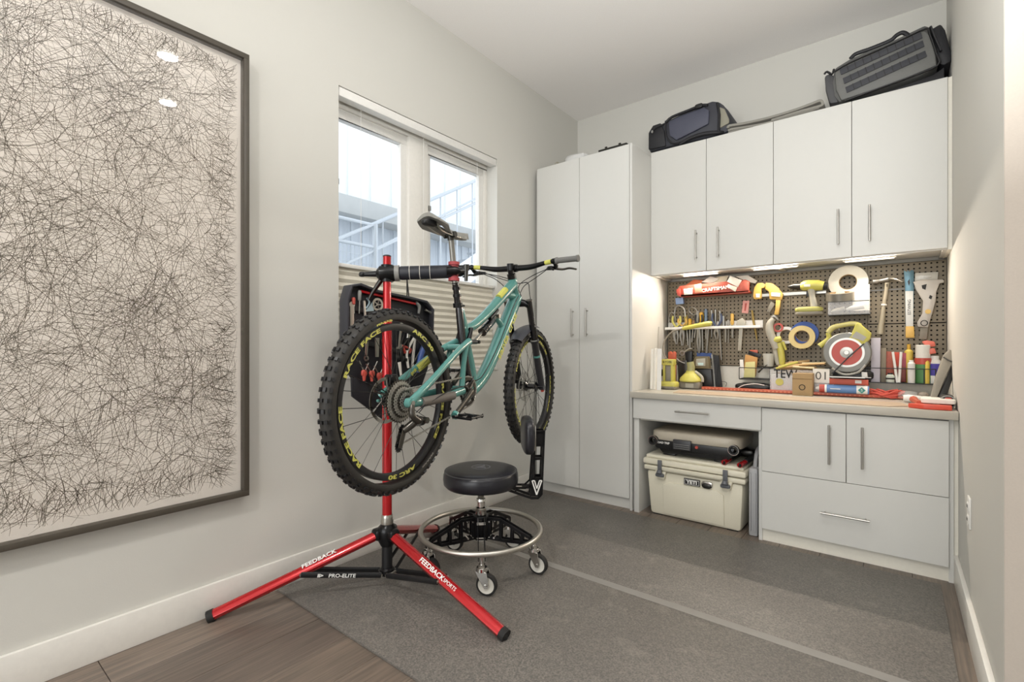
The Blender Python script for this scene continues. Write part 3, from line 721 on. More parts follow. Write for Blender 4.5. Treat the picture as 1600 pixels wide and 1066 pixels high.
def chain(pts, nm='chain'):
    c = MB(); L = 0
    for i in range(len(pts)-1):
        a, b2 = pts[i], pts[i+1]; n_ = max(1, int((b2-a).length/.0105))
        for k in range(n_):
            p = a+(b2-a)*(k/n_); q = a+(b2-a)*((k+.8)/n_); c.tube([p, q], .0042, 6, flat=.8 if k % 2 else 1.05)
    return c
cogp = (0, .871); ch = []
rc = .046
P1 = [B(.01, .052, .871+rc), B(.435, cy, .873+.068)]
P2 = []
for k in range(9): a = PI/2-k*PI/8; P2.append(B(.445+.068*math.cos(a), cy, .873+.068*math.sin(a)))
P3 = [B(.455, cy, .806), B(-.025, .055, .715)]
c = chain(P1+P2+P3).build('chain', COG, bk, smooth=False); c['kind'] = 'stuff'
dr = MB(); dr.tube([B(-.002, .092, .86), B(-.01, .10, .825), B(.02, .105, .80)], [.011, .012, .014], 10, sm=3)
dr.tube([B(.02, .10, .80), B(.055, .095, .795)], [.02, .017], 12).tube([B(.035, .10, .81), B(.0, .07, .775), B(-.02, .062, .765)], [.016, .015, .012], 10, sm=3)
dr = dr.build('rear_derailleur', GUN, bk)
MB().tube([B(-.012, .066, .772), B(-.035, .064, .705)], [.012, .011], 10, up=BR, flat=.35).tube([B(-.012, .050, .772), B(-.035, .048, .705)], [.012, .011], 10, up=BR, flat=.35).build('cage', GUN, dr)
for p in ((-.014, .768), (-.034, .708)): cog(dr, 'jockey_wheel', p, .021, 12, .057, BLACKM, .3, .004)
MB().cyl(B(.05, .08, .80), B(.05, .125, .80), .012, n=12).build('clutch_cover', GUN, dr)
MB().tube([B(.0, .11, .835), B(.04, .12, .86), B(.03, .10, .83)], .002, 6, sm=4).build('derailleur_cable', BLACK, dr)
# rear brake caliper
MB().soft(tuple(B(.045, -.05, .945)), (.05, .045, .05), .5).build('brake_caliper', BLACKM, bk)
# fork
A0, A1 = Vector((1.047, 1.30)), Vector((1.225, .834)); fd = (A1-A0)
def FK(t, lat, off=0):                     # along the leg axis, turned with the steering
    p = A0+fd*t; q = B(p.x, 0, p.y); pv = B(1.04, 0, 0); pv.z = 0
    r_ = q-Vector((pv.x, pv.y, 0)); r_ = Matrix.Rotation(ST, 3, 'Z') @ Vector((r_.x, r_.y, 0))
    return Vector((pv.x+r_.x, pv.y+r_.y, q.z))+rtf*lat+hdf*off
fk = MB(); fk.tube([FK(-.02, -.068), FK(-.045, -.045), FK(-.055, 0, -.01), FK(-.045, .045), FK(-.02, .068)], [.021, .019, .026, .019, .021], 12, sm=4, up=(0, 0, 1))
fk.tube([FK(-.055, 0, -.012), B(1.03, 0, 1.33)], [.024, .022], 14)
fk = fk.build('fork', BLACKM, bk)
for s in (-1, 1):
    MB().tube([FK(-.07, s*.068), FK(.47, s*.068)], .0178, 18).build('stanchion', FGLOSS, fk)
    MB().tube([FK(-.072, s*.068), FK(-.085, s*.068)], .0205, 16).build('top_cap', GUN, fk)
    lo = MB().tube([FK(.40, s*.068), FK(.43, s*.068), FK(.44, s*.068), FK(.70, s*.069), FK(.93, s*.072), FK(1.02, s*.072)], [.0235, .0235, .0205, .0205, .0195, .016], 18)
    lo.cyl(FK(1, s*.058), FK(1, s*.088), .017, n=14).build('lower_leg', mat('dark_grey_lower', '#2a2a2d', .35) if s > 0 else FMATT, fk)
    MB().tube([FK(.392, s*.068), FK(.402, s*.068)], .0245, 18).build('dust_seal', GREY, fk)
MB().tube([FK(.46, -.064, .012), FK(.41, -.045, .03), FK(.39, 0, .04), FK(.41, .045, .03), FK(.46, .064, .012)], [.014, .014, .015, .014, .014], 10, sm=4).build('arch', FMATT, fk)
MB().tube([FK(.585, .069), FK(.61, .069)], .0212, 14).build('leg_decal', TEAL, fk)
MB().cyl(FK(1.02, .072), FK(1.055, .074), .010, n=10).build('rebound_knob', REDP, fk)
along = FK(.17, .087); dd = (FK(0, 0)-FK(1, 0)).normalized(); uu = -rtf.cross(dd)*-1
Mx = Matrix((dd, (hdf-dd*hdf.dot(dd)).normalized()*-1, rtf)).transposed().to_4x4(); Mx.translation = along
text('lettering', 'FOX', .028, Mx, mat('pale_grey_print', '#9a9a98', .5), fk, .0004, 1.2)
# fork mudguard: curved sheet behind the crown
vs = []; C0 = HF; na, nb = 12, 8
for i in range(na+1):
    a = math.radians(84+i*3.9)
    for k in range(nb+1):
        u = -1+2*k/nb; wv = .033+.020*math.sin(i/na*PI*.9+.2); R_ = .372-.016*u*u
        vs.append(C0+hdf*(R_*math.cos(a))+Vector((0, 0, R_*math.sin(a)))+rtf*(u*wv))
n0 = len(vs); vs += [v-((v-C0).normalized()*.003) for v in vs]
fs = []
for i in range(na):
    for k in range(nb): q = i*(nb+1)+k; fs += [(q, q+1, q+nb+2, q+nb+1), (n0+q, n0+q+nb+1, n0+q+nb+2, n0+q+1)]
for i in range(na):
    for k in (0, nb): q = i*(nb+1)+k; fs.append((q, q+nb+1, n0+q+nb+1, n0+q))
for k in range(nb):
    for i in (0, na): q = i*(nb+1)+k; fs.append((q, n0+q, n0+q+1, q+1))
MB().add(vs, fs).build('mudguard', mat('dark_grey_mudguard', '#45464c', .4), fk)
MB().soft(tuple(FK(.88, -.085, -.03)), (.04, .05, .07), .5).build('brake_caliper', BLACKM, fk)
# cockpit
SA = B(.965, 0, 1.455); SB = B(.945, 0, 1.505)
MB().tube([SA, B(.955, 0, 1.48)], .0245, 18).tube([B(.9545, 0, 1.481), SB], .017, 16).build('headset', BLACKM, bk)
BC = B(.975, 0, 1.513)
sm_ = MB().tube([B(.947, 0, 1.498), B(.945, 0, 1.535)], .019, 16).tube([B(.95, 0, 1.515), BC], [.019, .021], 14).cyl(BC-rtf*.026, BC+rtf*.026, .022, n=18).build('stem', BLACKM, bk)
def HB(l, up=0, fw=0): return BC+rtf*l+Vector((0, 0, up))+hdf*fw
def bar(l): s = 1 if l > 0 else -1; return l
hb = MB().tube([HB(-.385, .020, -.045), HB(-.27, .020, -.028), HB(-.20, .016, -.012), HB(-.11, .002, 0), HB(-.04, 0, 0), HB(.04, 0, 0), HB(.11, .002, 0), HB(.20, .016, -.012), HB(.27, .020, -.028), HB(.385, .020, -.045)], [.011, .011, .0115, .0155, .0165, .0165, .0155, .0115, .011, .011], 16, sm=5).build('handlebar', BLACKM, bk)
for s in (-1, 1):
    MB().tube([HB(s*.198, .0158, -.0115), HB(s*.235, .019, -.020)], .0128, 14).build('bar_decal', LIME, hb)
    g = MB().tube([HB(s*.265, .020, -.026), HB(s*.272, .020, -.028), HB(s*.276, .020, -.028), HB(s*.378, .020, -.044), HB(s*.382, .020, -.044), HB(s*.392, .020, -.046)], [.0185, .0185, .0155, .0155, .0182, .0182], 16).build('grip', mat('grey_grip', '#6d6c69', .7, bump=.4, bscale=400) if s > 0 else RUB, bk)
    l = MB().cyl(HB(s*.243, .019, -.022), HB(s*.256, .0195, -.025), .0155, n=14)
    l.tube([HB(s*.25, .012, -.012), HB(s*.245, -.006, .022), HB(s*.19, -.01, .035)], [.011, .012, .008], 10, sm=3)
    l = l.build('brake_lever', BLACKM, bk)
    MB().tube([HB(s*.225, -.008, .03), HB(s*.27, -.014, .055), HB(s*.31, -.010, .058), HB(s*.352, -.020, .050)], [.008, .0065, .006, .005], 8, sm=4).build('lever_blade', GUN, l)
    MB().soft(tuple(HB(s*.222, -.012, .005)), (.035, .03, .022), .5).tube([HB(s*.222, -.012, .0), HB(s*.245, -.026, -.02)], .005, 8).build('shifter', BLACKM, l)
def cable(P, nm='cable', r=.0024): MB().tube(P, r, 6, sm=8).build(nm, BLACK, bk)
cable([HB(.19, -.010, .035), HB(.10, -.035, .06), HB(.03, -.075, .05), B(.985, .03, 1.40), B(1.01, .035, 1.36)], 'brake_hose')
cable([HB(.20, -.012, .02), HB(.12, -.05, .05), B(1.03, .045, 1.42), B(1.0, .035, 1.38)], 'shift_cable')
cable([HB(-.19, -.010, .035), HB(-.10, -.045, .06), HB(0, -.075, .065), HB(.07, -.08, .05), B(1.05, .07, 1.36), B(1.12, .085, 1.10), B(1.17, .02, 1.20)], 'brake_hose')
cable([HB(-.20, -.015, .01), HB(-.12, -.05, .02), B(.96, -.035, 1.40), B(.90, -.02, 1.38)], 'dropper_cable')
cable([HB(-.2, -.01, .03), HB(-.11, -.03, .05), HB(-.03, -.06, .04), B(.97, -.03, 1.41)], 'brake_hose')
cable([B(.52, .03, .915), B(.60, .034, .94), B(.75, .037, 1.09), B(.90, .036, 1.28), B(.985, .03, 1.36)], 'shift_cable')
cable([B(.52, .02, .915), B(.49, .05, .94), B(.44, .055, .905), B(.25, .085, .895), B(.04, .10, .845)], 'shift_cable')
# ------------------------------------------------------------------ repair stand
rs = thing('repair_stand', 'red tripod bicycle repair stand with a black clamp holding the bike', 'bike stand', (-1.785, 1.352, .0095))
PX, PY_ = -1.785, 1.352
MB().cyl((PX, PY_, .30), (PX, PY_, 1.22), .0215, n=28).build('lower_pole', RED, rs)
MB().cyl((PX, PY_, 1.20), (PX, PY_, 1.482), .0178, n=24).build('upper_pole', RED, rs)
MB().lathe([(.0178, 1.479), (.0185, 1.484), (.012, 1.488), (.0, 1.489)], 20, T(PX, PY_, 0)).build('pole_cap', BLACK, rs)
MB(T(PX, PY_, 0)).lathe([(.0215, .286), (.027, .287), (.028, .300), (.026, .308), (.026, .312), (.024, .325), (.0222, .328)], 28).build('silver_collar', ALU, rs)
hbz = .245
MB(T(PX, PY_, 0)).lathe([(.028, .19), (.040, .215), (.043, .25), (.041, .27), (.026, .286)], 24).build('leg_hub', BLACKM, rs)
MB().cyl((PX, PY_, .062), (PX, PY_, .20), .0235, n=24).build('slider_tube', BLACK, rs)
MB(T(PX, PY_, 0)).lathe([(.03, .06), (.033, .065), (.033, .085), (.026, .092)], 20).build('slider_collar', BLACKM, rs)
feet = [(-2.110, .757), (-1.123, 1.369), (-2.085, 1.915)]
for i, (x, y) in enumerate(feet):
    d = Vector((x-PX, y-PY_, 0)); L = d.length; u = d.normalized(); s = u.cross(Vector((0, 0, 1)))
    fz = .0275 if i else .020
    a = Vector((PX, PY_, hbz))+u*.03; e = Vector((x, y, fz))
    lg = MB().tube([a, e], .0245, 8, up=(0, 0, 1), flat=.86).build('leg', RED, rs, angle=50)
    dd = (e-a).normalized()
    MB().tube([e-dd*.012, e+dd*.012], [.0255, .0255], 12, up=(0, 0, 1), flat=.9).tube([e-dd*.002, e-dd*.002-Vector((0, 0, fz-(.0105 if i else .0008)))], [.014, .016], 12).build('foot', RUB, lg)
    MB().soft(tuple(Vector((PX, PY_, hbz))+u*.038), (.05, .05, .05), .5).build('hinge', BLACKM, rs)
    m = a+(e-a)*(.5 if L < .66 else .50); q = Vector((PX, PY_, .072))+u*.03
    nrm = dd.cross(s).normalized()
    if nrm.z < 0: nrm = -nrm
    st = MB()
    for sgn in (-1, 1): st.tube([m+s*.0275*sgn, q+s*.0275*sgn], .0045, 8, up=(0, 0, 1), flat=2.7)
    st = st.build('strut', BLACK, rs)
    MB().cyl(m-s*.031, m+s*.031, .006, n=10).cyl(q-s*.031, q+s*.031, .006, n=10).build('pivot_bolt', ALU, st)
    if i == 1:     # lettering along the upper flank
        side = -s if (-s).dot(Vector((-1, -1, 0))) > 0 else s
        w_ = (nrm*.75+side*.65).normalized(); uq = w_.cross(dd).normalized()
        M = Matrix((dd, uq, w_)).transposed().to_4x4(); M.translation = a+(e-a)*.42+w_*.0252
        text('lettering', 'FEEDBACK', .027, M, INKW, lg, .0005, 1.1, .0004)
        M2 = M.copy(); M2.translation = a+(e-a)*.58+w_*.0252; text('lettering', 'SPORTS', .020, M2, INKW, lg, .0005, 1.0)
    if i == 0:
        side = s if s.dot(Vector((1, 0, 0))) > 0 else -s
        w_ = (nrm*.9+side*.45).normalized(); uq = w_.cross(-dd).normalized()
        M = Matrix((-dd, uq, w_)).transposed().to_4x4(); M.translation = a+(e-a)*.38+w_*.0252
        text('lettering', 'FEEDBACK', .027, M, INKW, lg, .0005, 1.1, .0006)
        # strut lettering
        c_ = (m+q)/2+side*.0352; dx = (q-m).normalized()
        M = Matrix((dx, side.cross(dx).normalized(), side)).transposed().to_4x4(); M.translation = c_
        if M.to_3x3().col[1].z < 0: M = M @ Rz(180)
        text('lettering', 'PRO-ELITE', .021, M, INKW, st, .0005, 1.15, .0004)
        M3 = M.copy(); M3.translation = c_-dx*.088; text('lettering', 'II>', .018, M3, INKW, st, .0005, 1.2, .0008)
# clamp head: pivot on the pole, padded arm to the seatpost
J0 = Vector((PX, PY_, 1.405)); J1 = B(.402, 0, 1.418); dJ = (J1-J0); dj = dJ.normalized()
hd_ = MB().tube([J0-dj*.045, J0-dj*.03, J0+dj*.025, J0+dj*.04], [.018, .036, .038, .032], 18).cyl(J0-Vector((0, 0, .038)), J0+Vector((0, 0, .038)), .027, n=20)
hd_ = hd_.build('clamp_body', BLACKM, rs)
MB().tube([J0-dj*.045+BR*.0, J0-dj*.09-BR*.012], [.014, .010], 10).soft(tuple(J0-dj*.10-BR*.012), (.028, .028, .022), .7).build('tension_knob', BLACK, hd_)
MB().tube([J0-Vector((0, 0, .02))-dj*.02, J0-Vector((0, 0, .085))-dj*.065, J0-Vector((0, 0, .115))-dj*.08], [.017, .013, .011], 10, flat=.7).build('quick_release_lever', DARKST, hd_)
MB().tube([J0+dj*.035, J0+dj*.055], .036, 20).build('clamp_ring', GREY, hd_)
arm = MB().tube([J0+dj*.05, J0+dj*.065, J1-dj*.01, J1+dj*.012], [.027, .031, .030, .027], 20).build('padded_arm', mat('navy_black_padding', '#24262e', .5), rs)
for k in range(3): p = J0+dj*(.10+k*.045); MB().tube([p, p+dj*.002], .0325, 20).build('white_stitch', PAPER, arm)
jw = MB()
for s in (-1, 1): jw.tube([J1-dj*.02+BH*s*.02, J1+dj*.02+BH*s*.022, J1+dj*.036+BH*s*.020], [.022, .021, .014], 10)
jw.build('jaw', BLACKM, rs)
jp = MB()
for z_ in (.036, -.036): jp.tube([J1+Vector((0, 0, z_-.007)), J1+Vector((0, 0, z_+.007))], .0255, 20)
jp.tube([J1-Vector((0, 0, .04)), J1+Vector((0, 0, .04))], .0205, 16).build('jaw_pad', mat('faded_red_pad', '#a8454a', .6), rs)
MB().tube([J1+dj*.03, J1+dj*.055], .009, 8).tube([J1+dj*.055-Vector((0, 0, .045)), J1+dj*.055+Vector((0, 0, .03))], [.008, .012], 8).build('jaw_knob', DARKST, rs)

# ------------------------------------------------------------------ open tool case hanging behind the stand
TX = -1.885
def K(px, py, x=TX): return onX(px, py, x)
CB = mat('black_case_fabric', '#17171c', .6, bump=.3, bscale=120); CE = mat('grey_case_edge', '#34343a', .5)
kx0, kx1 = K(542, 500).y, K(674, 500).y; kz0, kz1 = K(545, 590).z, K(545, 447).z
tcs = thing('tool_case', 'open black tool case full of bike tools hanging on the stand pole', 'tool case', (TX, (kx0+kx1)/2, kz0))
YZ = Matrix(((0, 0, 1, 0), (1, 0, 0, 0), (0, 1, 0, 0), (0, 0, 0, 1)))    # local xy -> world y,z ; z -> world x
def yzp(pts, x=TX): return [(K(px, py, x).y, K(px, py, x).z) for px, py in pts]
outer = [(541, 468), (547, 447), (561, 445), (567, 450), (578, 449), (590, 458), (606, 462), (625, 464), (645, 467), (664, 472), (674, 482), (674, 500), (672, 575), (662, 604), (610, 612), (560, 600), (545, 575), (541, 520)]
MB().prism(yzp(outer), TX-.042, TX-.012, YZ).build('case_shell', CB, tcs, bevel=.006)
MB().ribbon([(a, b) for a, b in yzp([(541, 560), (541, 468), (547, 447), (561, 445), (590, 456), (640, 466), (664, 472), (674, 484), (673, 520)])], .012, TX-.045, TX+.018, 0, YZ).build('case_rim', CE, tcs, bevel=.003)
MB().tube([K(636, 465), K(636, 436)], .003, 6).tube([K(636, 465)+Vector((0, .012, 0)), K(636, 436)], .003, 6).build('hanging_strap', BLACK, tcs)
MB().prism(yzp([(551, 590), (600, 600), (612, 665), (552, 620)]), TX-.02, TX-.008, YZ).build('lower_flap', CB, tcs, bevel=.003)
for pts in ([(560, 533), (612, 545)], [(606, 545), (630, 550)], [(618, 558), (665, 565)], [(548, 480), (592, 492)]):
    a, b_ = [K(*p, TX-.002) for p in pts]; MB().tube([a, b_], .012, 6, up=(1, 0, 0), flat=.25).build('elastic_strap', BLACK, tcs)
GT = 'bike tools in the hanging case'
def kt(name, label, cat, m, shape, parts=()):
    b = MB(); shape(b); o = b.build(name, m, None if not parts else None); return tag(o, label, cat, GT)
XF = TX+.002
def bar2(b, p, q, r, r2=None, x=XF, flat=.45): b.tube([K(*p, x), K(*q, x)], [r, r if r2 is None else r2], 10, up=(1, 0, 0), flat=flat)
kt('truing_bar', 'long thin red bar across the top of the tool case', 'tool', RED, lambda b: bar2(b, (563, 455), (650, 475), .006))
def chain_whip(b):
    bar2(b, (569, 470), (571, 505), .006)
    M = T(*K(590, 476, XF)) @ Ry(90)
    b.ring([(.020, -.002), (.030, -.002), (.030, .002), (.020, .002)], 24, M)
    for k in range(5):
        a = k*2*PI/5; b.cyl(K(590, 476, XF), K(590, 476, XF)+Vector((0, .024*math.cos(a), .024*math.sin(a))), .003, n=6)
kt('sprocket_tool', 'silver five-arm round tool in the top of the case', 'tool', ALU, chain_whip)
kt('cone_wrench', 'silver flat wrench at the left edge of the tool case', 'wrench', ALU, lambda b: (bar2(b, (550, 478), (550, 512), .010, flat=.2), b.lathe([(.0, -.002), (.014, -.002), (.014, .002), (0, .002)], 16, T(*K(550, 476, XF)) @ Ry(90))))
def triang(b): b.prism(yzp([(570, 487), (582, 472), (584, 486)], XF), XF-.002, XF+.002, YZ); b.tube([K(573, 466, XF), K(577, 473, XF), K(572, 482, XF)], .004, 8, sm=4)
kt('multi_wrench', 'pale blue triangular wrench beside the round sprocket tool', 'wrench', mat('pale_blue_steel', '#a9c0ca', .3, .5), triang)
def driver(p, q, nm, lab, mh, cat='screwdriver', rh=.009):
    o = thing(nm, lab, cat, tuple(K(*q, XF)), 0, GT); a, c_ = K(*p, XF), K(*q, XF); m_ = a+(c_-a)*.45
    MB().tube([a, a+(m_-a)*.15, m_-(m_-a)*.1, m_], [rh*.7, rh, rh*.9, rh*.5], 10).build('handle', mh, o); MB().tube([m_, c_], .003, 8).build('shaft', ALU, o); return o
driver((552, 465), (553, 490), 'screwdriver', 'short red screwdriver in the top left corner of the tool case', REDP)
driver((562, 454), (561, 490), 'screwdriver', 'grey and red screwdriver second from the left in the tool case', GREY)
driver((607, 452), (607, 478), 'screwdriver', 'small red screwdriver behind the stand pole', REDP)
kt('ring_spanner', 'silver ring spanner hanging low on the left of the case', 'wrench', ALU, lambda b: (bar2(b, (574, 520), (572, 555), .008, flat=.25), b.ring([(.006, -.003), (.013, -.003), (.013, .003), (.006, .003)], 16, T(*K(572, 560, XF)) @ Ry(90))))
kt('combination_spanner', 'wide silver spanner in the middle left of the case', 'wrench', ALU, lambda b: (bar2(b, (589, 528), (589, 558), .014, .010, flat=.25),))
kt('tire_lever', 'slim red lever left of the stand pole', 'tire lever', REDP, lambda b: bar2(b, (598, 530), (600, 562), .005))
def plier(P1, P2, P3, nm, lab, m_h, cat='pliers'):
    o = thing(nm, lab, cat, tuple(K(*P2, XF)), 0, GT); c_ = K(*P2, XF)
    MB().tube([c_, K(P1[0]-2, P1[1], XF)], [.009, .004], 8, up=(1, 0, 0), flat=.6).tube([c_, K(P1[0]+2, P1[1], XF)], [.009, .004], 8, up=(1, 0, 0), flat=.6).build('jaw', ALU, o)
    MB().tube([c_, K(P3[0]-5, (P2[1]+P3[1])/2, XF), K(P3[0]-3, P3[1], XF)], [.006, .007, .006], 8, sm=3).build('handle', m_h, o)
    MB().tube([c_, K(P3[0]+5, (P2[1]+P3[1])/2, XF), K(P3[0]+3, P3[1], XF)], [.006, .007, .006], 8, sm=3).build('handle', m_h, o); return o
plier((621, 545), (628, 540), (636, 552), 'cable_cutter', 'red-handled cutter right of the stand pole', REDP)
plier((640, 515), (638, 528), (632, 565), 'chain_pliers', 'dark chain pliers near the right of the case', DARKST)
plier((653, 515), (649, 525), (641, 575), 'needle_pliers', 'white and red handled pliers beside the blue one', PAPER)
kt('pedal_wrench', 'long silver wrench hanging right of the stand pole', 'wrench', ALU, lambda b: (bar2(b, (627, 510), (623, 545), .007, flat=.4), b.ring([(.006, -.003), (.012, -.003), (.012, .003), (.006, .003)], 16, T(*K(627, 508, XF)) @ Ry(90))))
kt('cassette_wrench', 'pale flat wrench low in the middle of the case', 'wrench', PAPER, lambda b: bar2(b, (624, 566), (628, 598), .010, .004, flat=.3))
o = kt('torque_wrench', 'blue-handled wrench at the right of the tool case', 'wrench', BLUE, lambda b: b.tube([K(666, 533, XF), K(661, 545, XF), K(655, 565, XF), K(652, 582, XF)], [.011, .015, .014, .011], 12, sm=3))
kt('hook_tool', 'pale grey plastic hook at the top right of the case', 'tool', GREY, lambda b: b.tube([K(650, 473, XF), K(655, 479, XF), K(654, 490, XF)], [.008, .009, .006], 10, sm=4))
kt('tube_light', 'short silver tube in the top right corner of the case', 'tool', ALU, lambda b: bar2(b, (664, 484), (673, 489), .007, flat=1))
def tkey(px, py, lab, lean):
    o = thing('hex_key', lab, 'hex key', tuple(K(px, py+14, TX+.02)), 0, GT); c_ = K(px, py, TX+.02)
    MB().soft(tuple(c_), (.016, .030, .030), .7).tube([c_, c_+Vector((0, 0, -.035))], [.011, .006], 8).build('handle', REDP, o)
    MB().tube([c_, c_+Vector((0, lean, .055))], .0028, 6).tube([c_+Vector((0, .0, 0)), c_+Vector((0, -lean, .045))], .0028, 6).build('shaft', ALU, o)
for px, py, lab, ln in ((569, 583, 'red-handled hex key at the left of three in the lower flap', -.025), (581, 584, 'red-handled hex key in the middle of three in the lower flap', .03), (593, 587, 'red-handled hex key at the right of three in the lower flap', .03)): tkey(px, py, lab, ln)

# ------------------------------------------------------------------ shop stool
SX, SY = -1.578, 1.748; SG = .0095
sl = thing('shop_stool', 'round black padded rolling stool with steel foot ring and low backrest', 'stool', (SX, SY, SG))
VIN = mat('black_vinyl', '#1e1e24', .32, bump=.12, bscale=160); SM = T(SX, SY, 0)
seat = MB(SM).lathe([(0, .402), (.15, .402), (.168, .406), (.179, .418), (.182, .440), (.180, .464), (.174, .478), (.16, .487), (.12, .492), (.06, .494), (0, .4945)], 56).build('seat', VIN, sl)
MB(SM).ring([(.1735+.0028*math.cos(a), .4785+.0028*math.sin(a)) for a in [k*PI/4 for k in range(8)]], 64).build('welt', mat('grey_welt', '#4a4a4c', .5), seat)
MB(SM).lathe([(0, .392), (.10, .392), (.10, .402)], 32).build('seat_plate', BLACKM, sl)
LG = mat('grey_logo_print', '#7c7c80', .5); lm = SM @ T(.0, 0, .4938) @ Rz(-42) @ Matrix.Scale(1, 4)
MB(lm).ring([(.043, 0), (.046, 0), (.046, .0012), (.043, .0012)], 40).build('logo_ring', LG, seat)
lv = MB(lm)
for s in (-1, 1): lv.tube([(s*.026, .022, .0008), (0, -.026, .0008)], .0028, 6, flat=.4, up=(0, 0, 1)).tube([(s*.012, .022, .0008), (0, -.002, .0008)], .002, 6, flat=.4, up=(0, 0, 1))
lv.build('logo_mark', LG, seat)
scp = [(.013, .33)]
for k in range(11): z_ = .335+k*.006; scp += [(.016, z_), (.012, z_+.003)]
MB(SM).lathe(scp+[(.013, .403)], 20).build('screw_post', STEEL, sl)
MB(SM).lathe([(.0, .255), (.026, .255), (.027, .30), (.020, .305), (.020, .328), (.024, .331), (.022, .342), (.014, .344)], 28).build('post_sleeve', CHROME, sl)
MB(SM).lathe([(0, .145), (.040, .145), (.042, .15), (.042, .262), (.030, .268)], 5).build('hub', BLACKM, sl, bevel=.004)
MB(SM).ring([(.288+.0125*math.cos(a), .192+.0125*math.sin(a)) for a in [k*PI/5 for k in range(10)]], 96).build('foot_ring', mat('satin_steel', '#c2beb6', .38, 1), sl)
casters = [(-47, 24), (25, 12), (97, 30), (169, 20), (-119, 8)]
for i, (ad, sw_) in enumerate(casters):
    a = math.radians(ad); u = Vector((math.cos(a), math.sin(a), 0)); s = Vector((-u.y, u.x, 0)); O = Vector((SX, SY, 0))
    M = Matrix((u, Vector((0, 0, 1)), s)).transposed().to_4x4(); M.translation = O
    ar = MB(M)
    for h in (-.016, .013):
        ar.ribbon([(.035, .252), (.10, .250), (.245, .176)], .014, h, h+.003).ribbon([(.035, .160), (.12, .152), (.245, .150)], .014, h, h+.003)
        for x0, zt_, zb_ in ((.045, .25, .155), (.10, .248, .153), (.155, .22, .152), (.205, .195, .151), (.245, .178, .148)): ar.ribbon([(x0, zb_), (x0+.002, zt_)], .013, h, h+.003)
    ar = ar.build('leg', BLACKM, sl, smooth=False)
    bo = MB(M)
    for x0, z_ in ((.046, .238), (.046, .166), (.07, .24), (.07, .163)): bo.cyl((x0, z_, -.020), (x0, z_, .020), .0045, n=8)
    bo.build('bolt', CHROME, ar)
    cpos = O+u*.262
    MB().cyl(cpos+Vector((0, 0, .125)), cpos+Vector((0, 0, .185)), .0095, n=14).cyl(cpos+Vector((0, 0, .128)), cpos+Vector((0, 0, .140)), .015, n=6).build('stem', CHROME, sl)
    sa = math.radians(sw_); t_ = Vector((math.cos(sa), math.sin(sa), 0)); q = Vector((-t_.y, t_.x, 0)); wc = cpos+t_*.022+Vector((0, 0, SG+.046))
    ca = MB().cyl(cpos+Vector((0, 0, .112)), cpos+Vector((0, 0, .128)), .026, .024, n=20)
    for sg in (-1, 1):
        Mf = Matrix((t_, Vector((0, 0, 1)), q)).transposed().to_4x4(); Mf.translation = Vector((cpos.x, cpos.y, 0))
        ca.prism([(-.024, .114), (.026, .114), (.036, .06), (.030, .044), (.015, .044), (-.004, .075)], sg*.019-.0015, sg*.019+.0015, Mf)
    ca = ca.build('caster_fork', CHROME, sl, bevel=.001, seg=1)
    W = Matrix((t_, Vector((0, 0, 1)), q)).transposed().to_4x4(); W.translation = wc
    MB(W).ring([(.036, -.013), (.044, -.013), (.046, -.009), (.046, .009), (.044, .013), (.036, .013)], 32).build('wheel_tread', RUB, ca)
    MB(W).lathe([(0, -.012), (.010, -.013), (.012, -.009), (.030, -.009), (.037, -.013), (.037, .013), (.030, .009), (.012, .009), (.010, .013), (0, .012)], 32).build('wheel_disc', mat('pale_caster_disc', '#cfccc2', .4), ca)
    MB(W).cyl((0, 0, -.024), (0, 0, .024), .007, n=8).build('axle', CHROME, ca)
# backrest: plate bracket in the radial plane at 40 degrees
a = math.radians(43); u = Vector((math.cos(a), math.sin(a), 0)); s = Vector((-u.y, u.x, 0)); M = Matrix((u, Vector((0, 0, 1)), s)).transposed().to_4x4(); M.translation = Vector((SX, SY, 0))
br = MB(M)
for h in (-.030, .027):
    br.ribbon([(.10, .398), (.16, .376), (.245, .345), (.275, .345), (.292, .362), (.305, .67)], .012, h, h+.004, 0)
    br.ribbon([(.10, .398), (.215, .395), (.243, .42), (.262, .67)], .010, h, h+.004)
    for z_, x0, x1 in ((.44, .245, .297), (.535, .252, .300), (.60, .257, .303), (.66, .26, .305)): br.ribbon([(x0, z_), (x1, z_)], .012, h, h+.004)
    br.ribbon([(.165, .376), (.172, .395)], .008, h, h+.004)
    br.prism([(.235, .355), (.290, .352), (.296, .44), (.244, .44)], h, h+.004)
    br.prism([(.262, .60), (.303, .60), (.306, .672), (.264, .672)], h, h+.004)
br.box(.255, .262, .40, .66, -.03, .03).box(.20, .262, .392, .398, -.03, .03)
br = br.build('backrest_bracket', BLACKM, sl, smooth=False)
vm = MB(M); hh = -.0325
for p, q2, r_ in (((.246, .430), (.268, .362), .0035), ((.293, .430), (.268, .362), .0035), ((.246, .430), (.258, .430), .003), ((.282, .430), (.293, .430), .003), ((.258, .430), (.269, .392), .003), ((.282, .430), (.269, .392), .003)): vm.tube([(p[0], p[1], hh), (q2[0], q2[1], hh)], r_, 6, flat=.5)
vm.build('v_logo', WHITE, br)
MB(M).soft((.228, .648, 0), (.058, .175, .24), .55, 24, 16).build('backrest_pad', VIN, sl)
MB(M).box(.255, .262, .58, .70, -.06, .06).build('pad_plate', ALU, sl, bevel=.002)
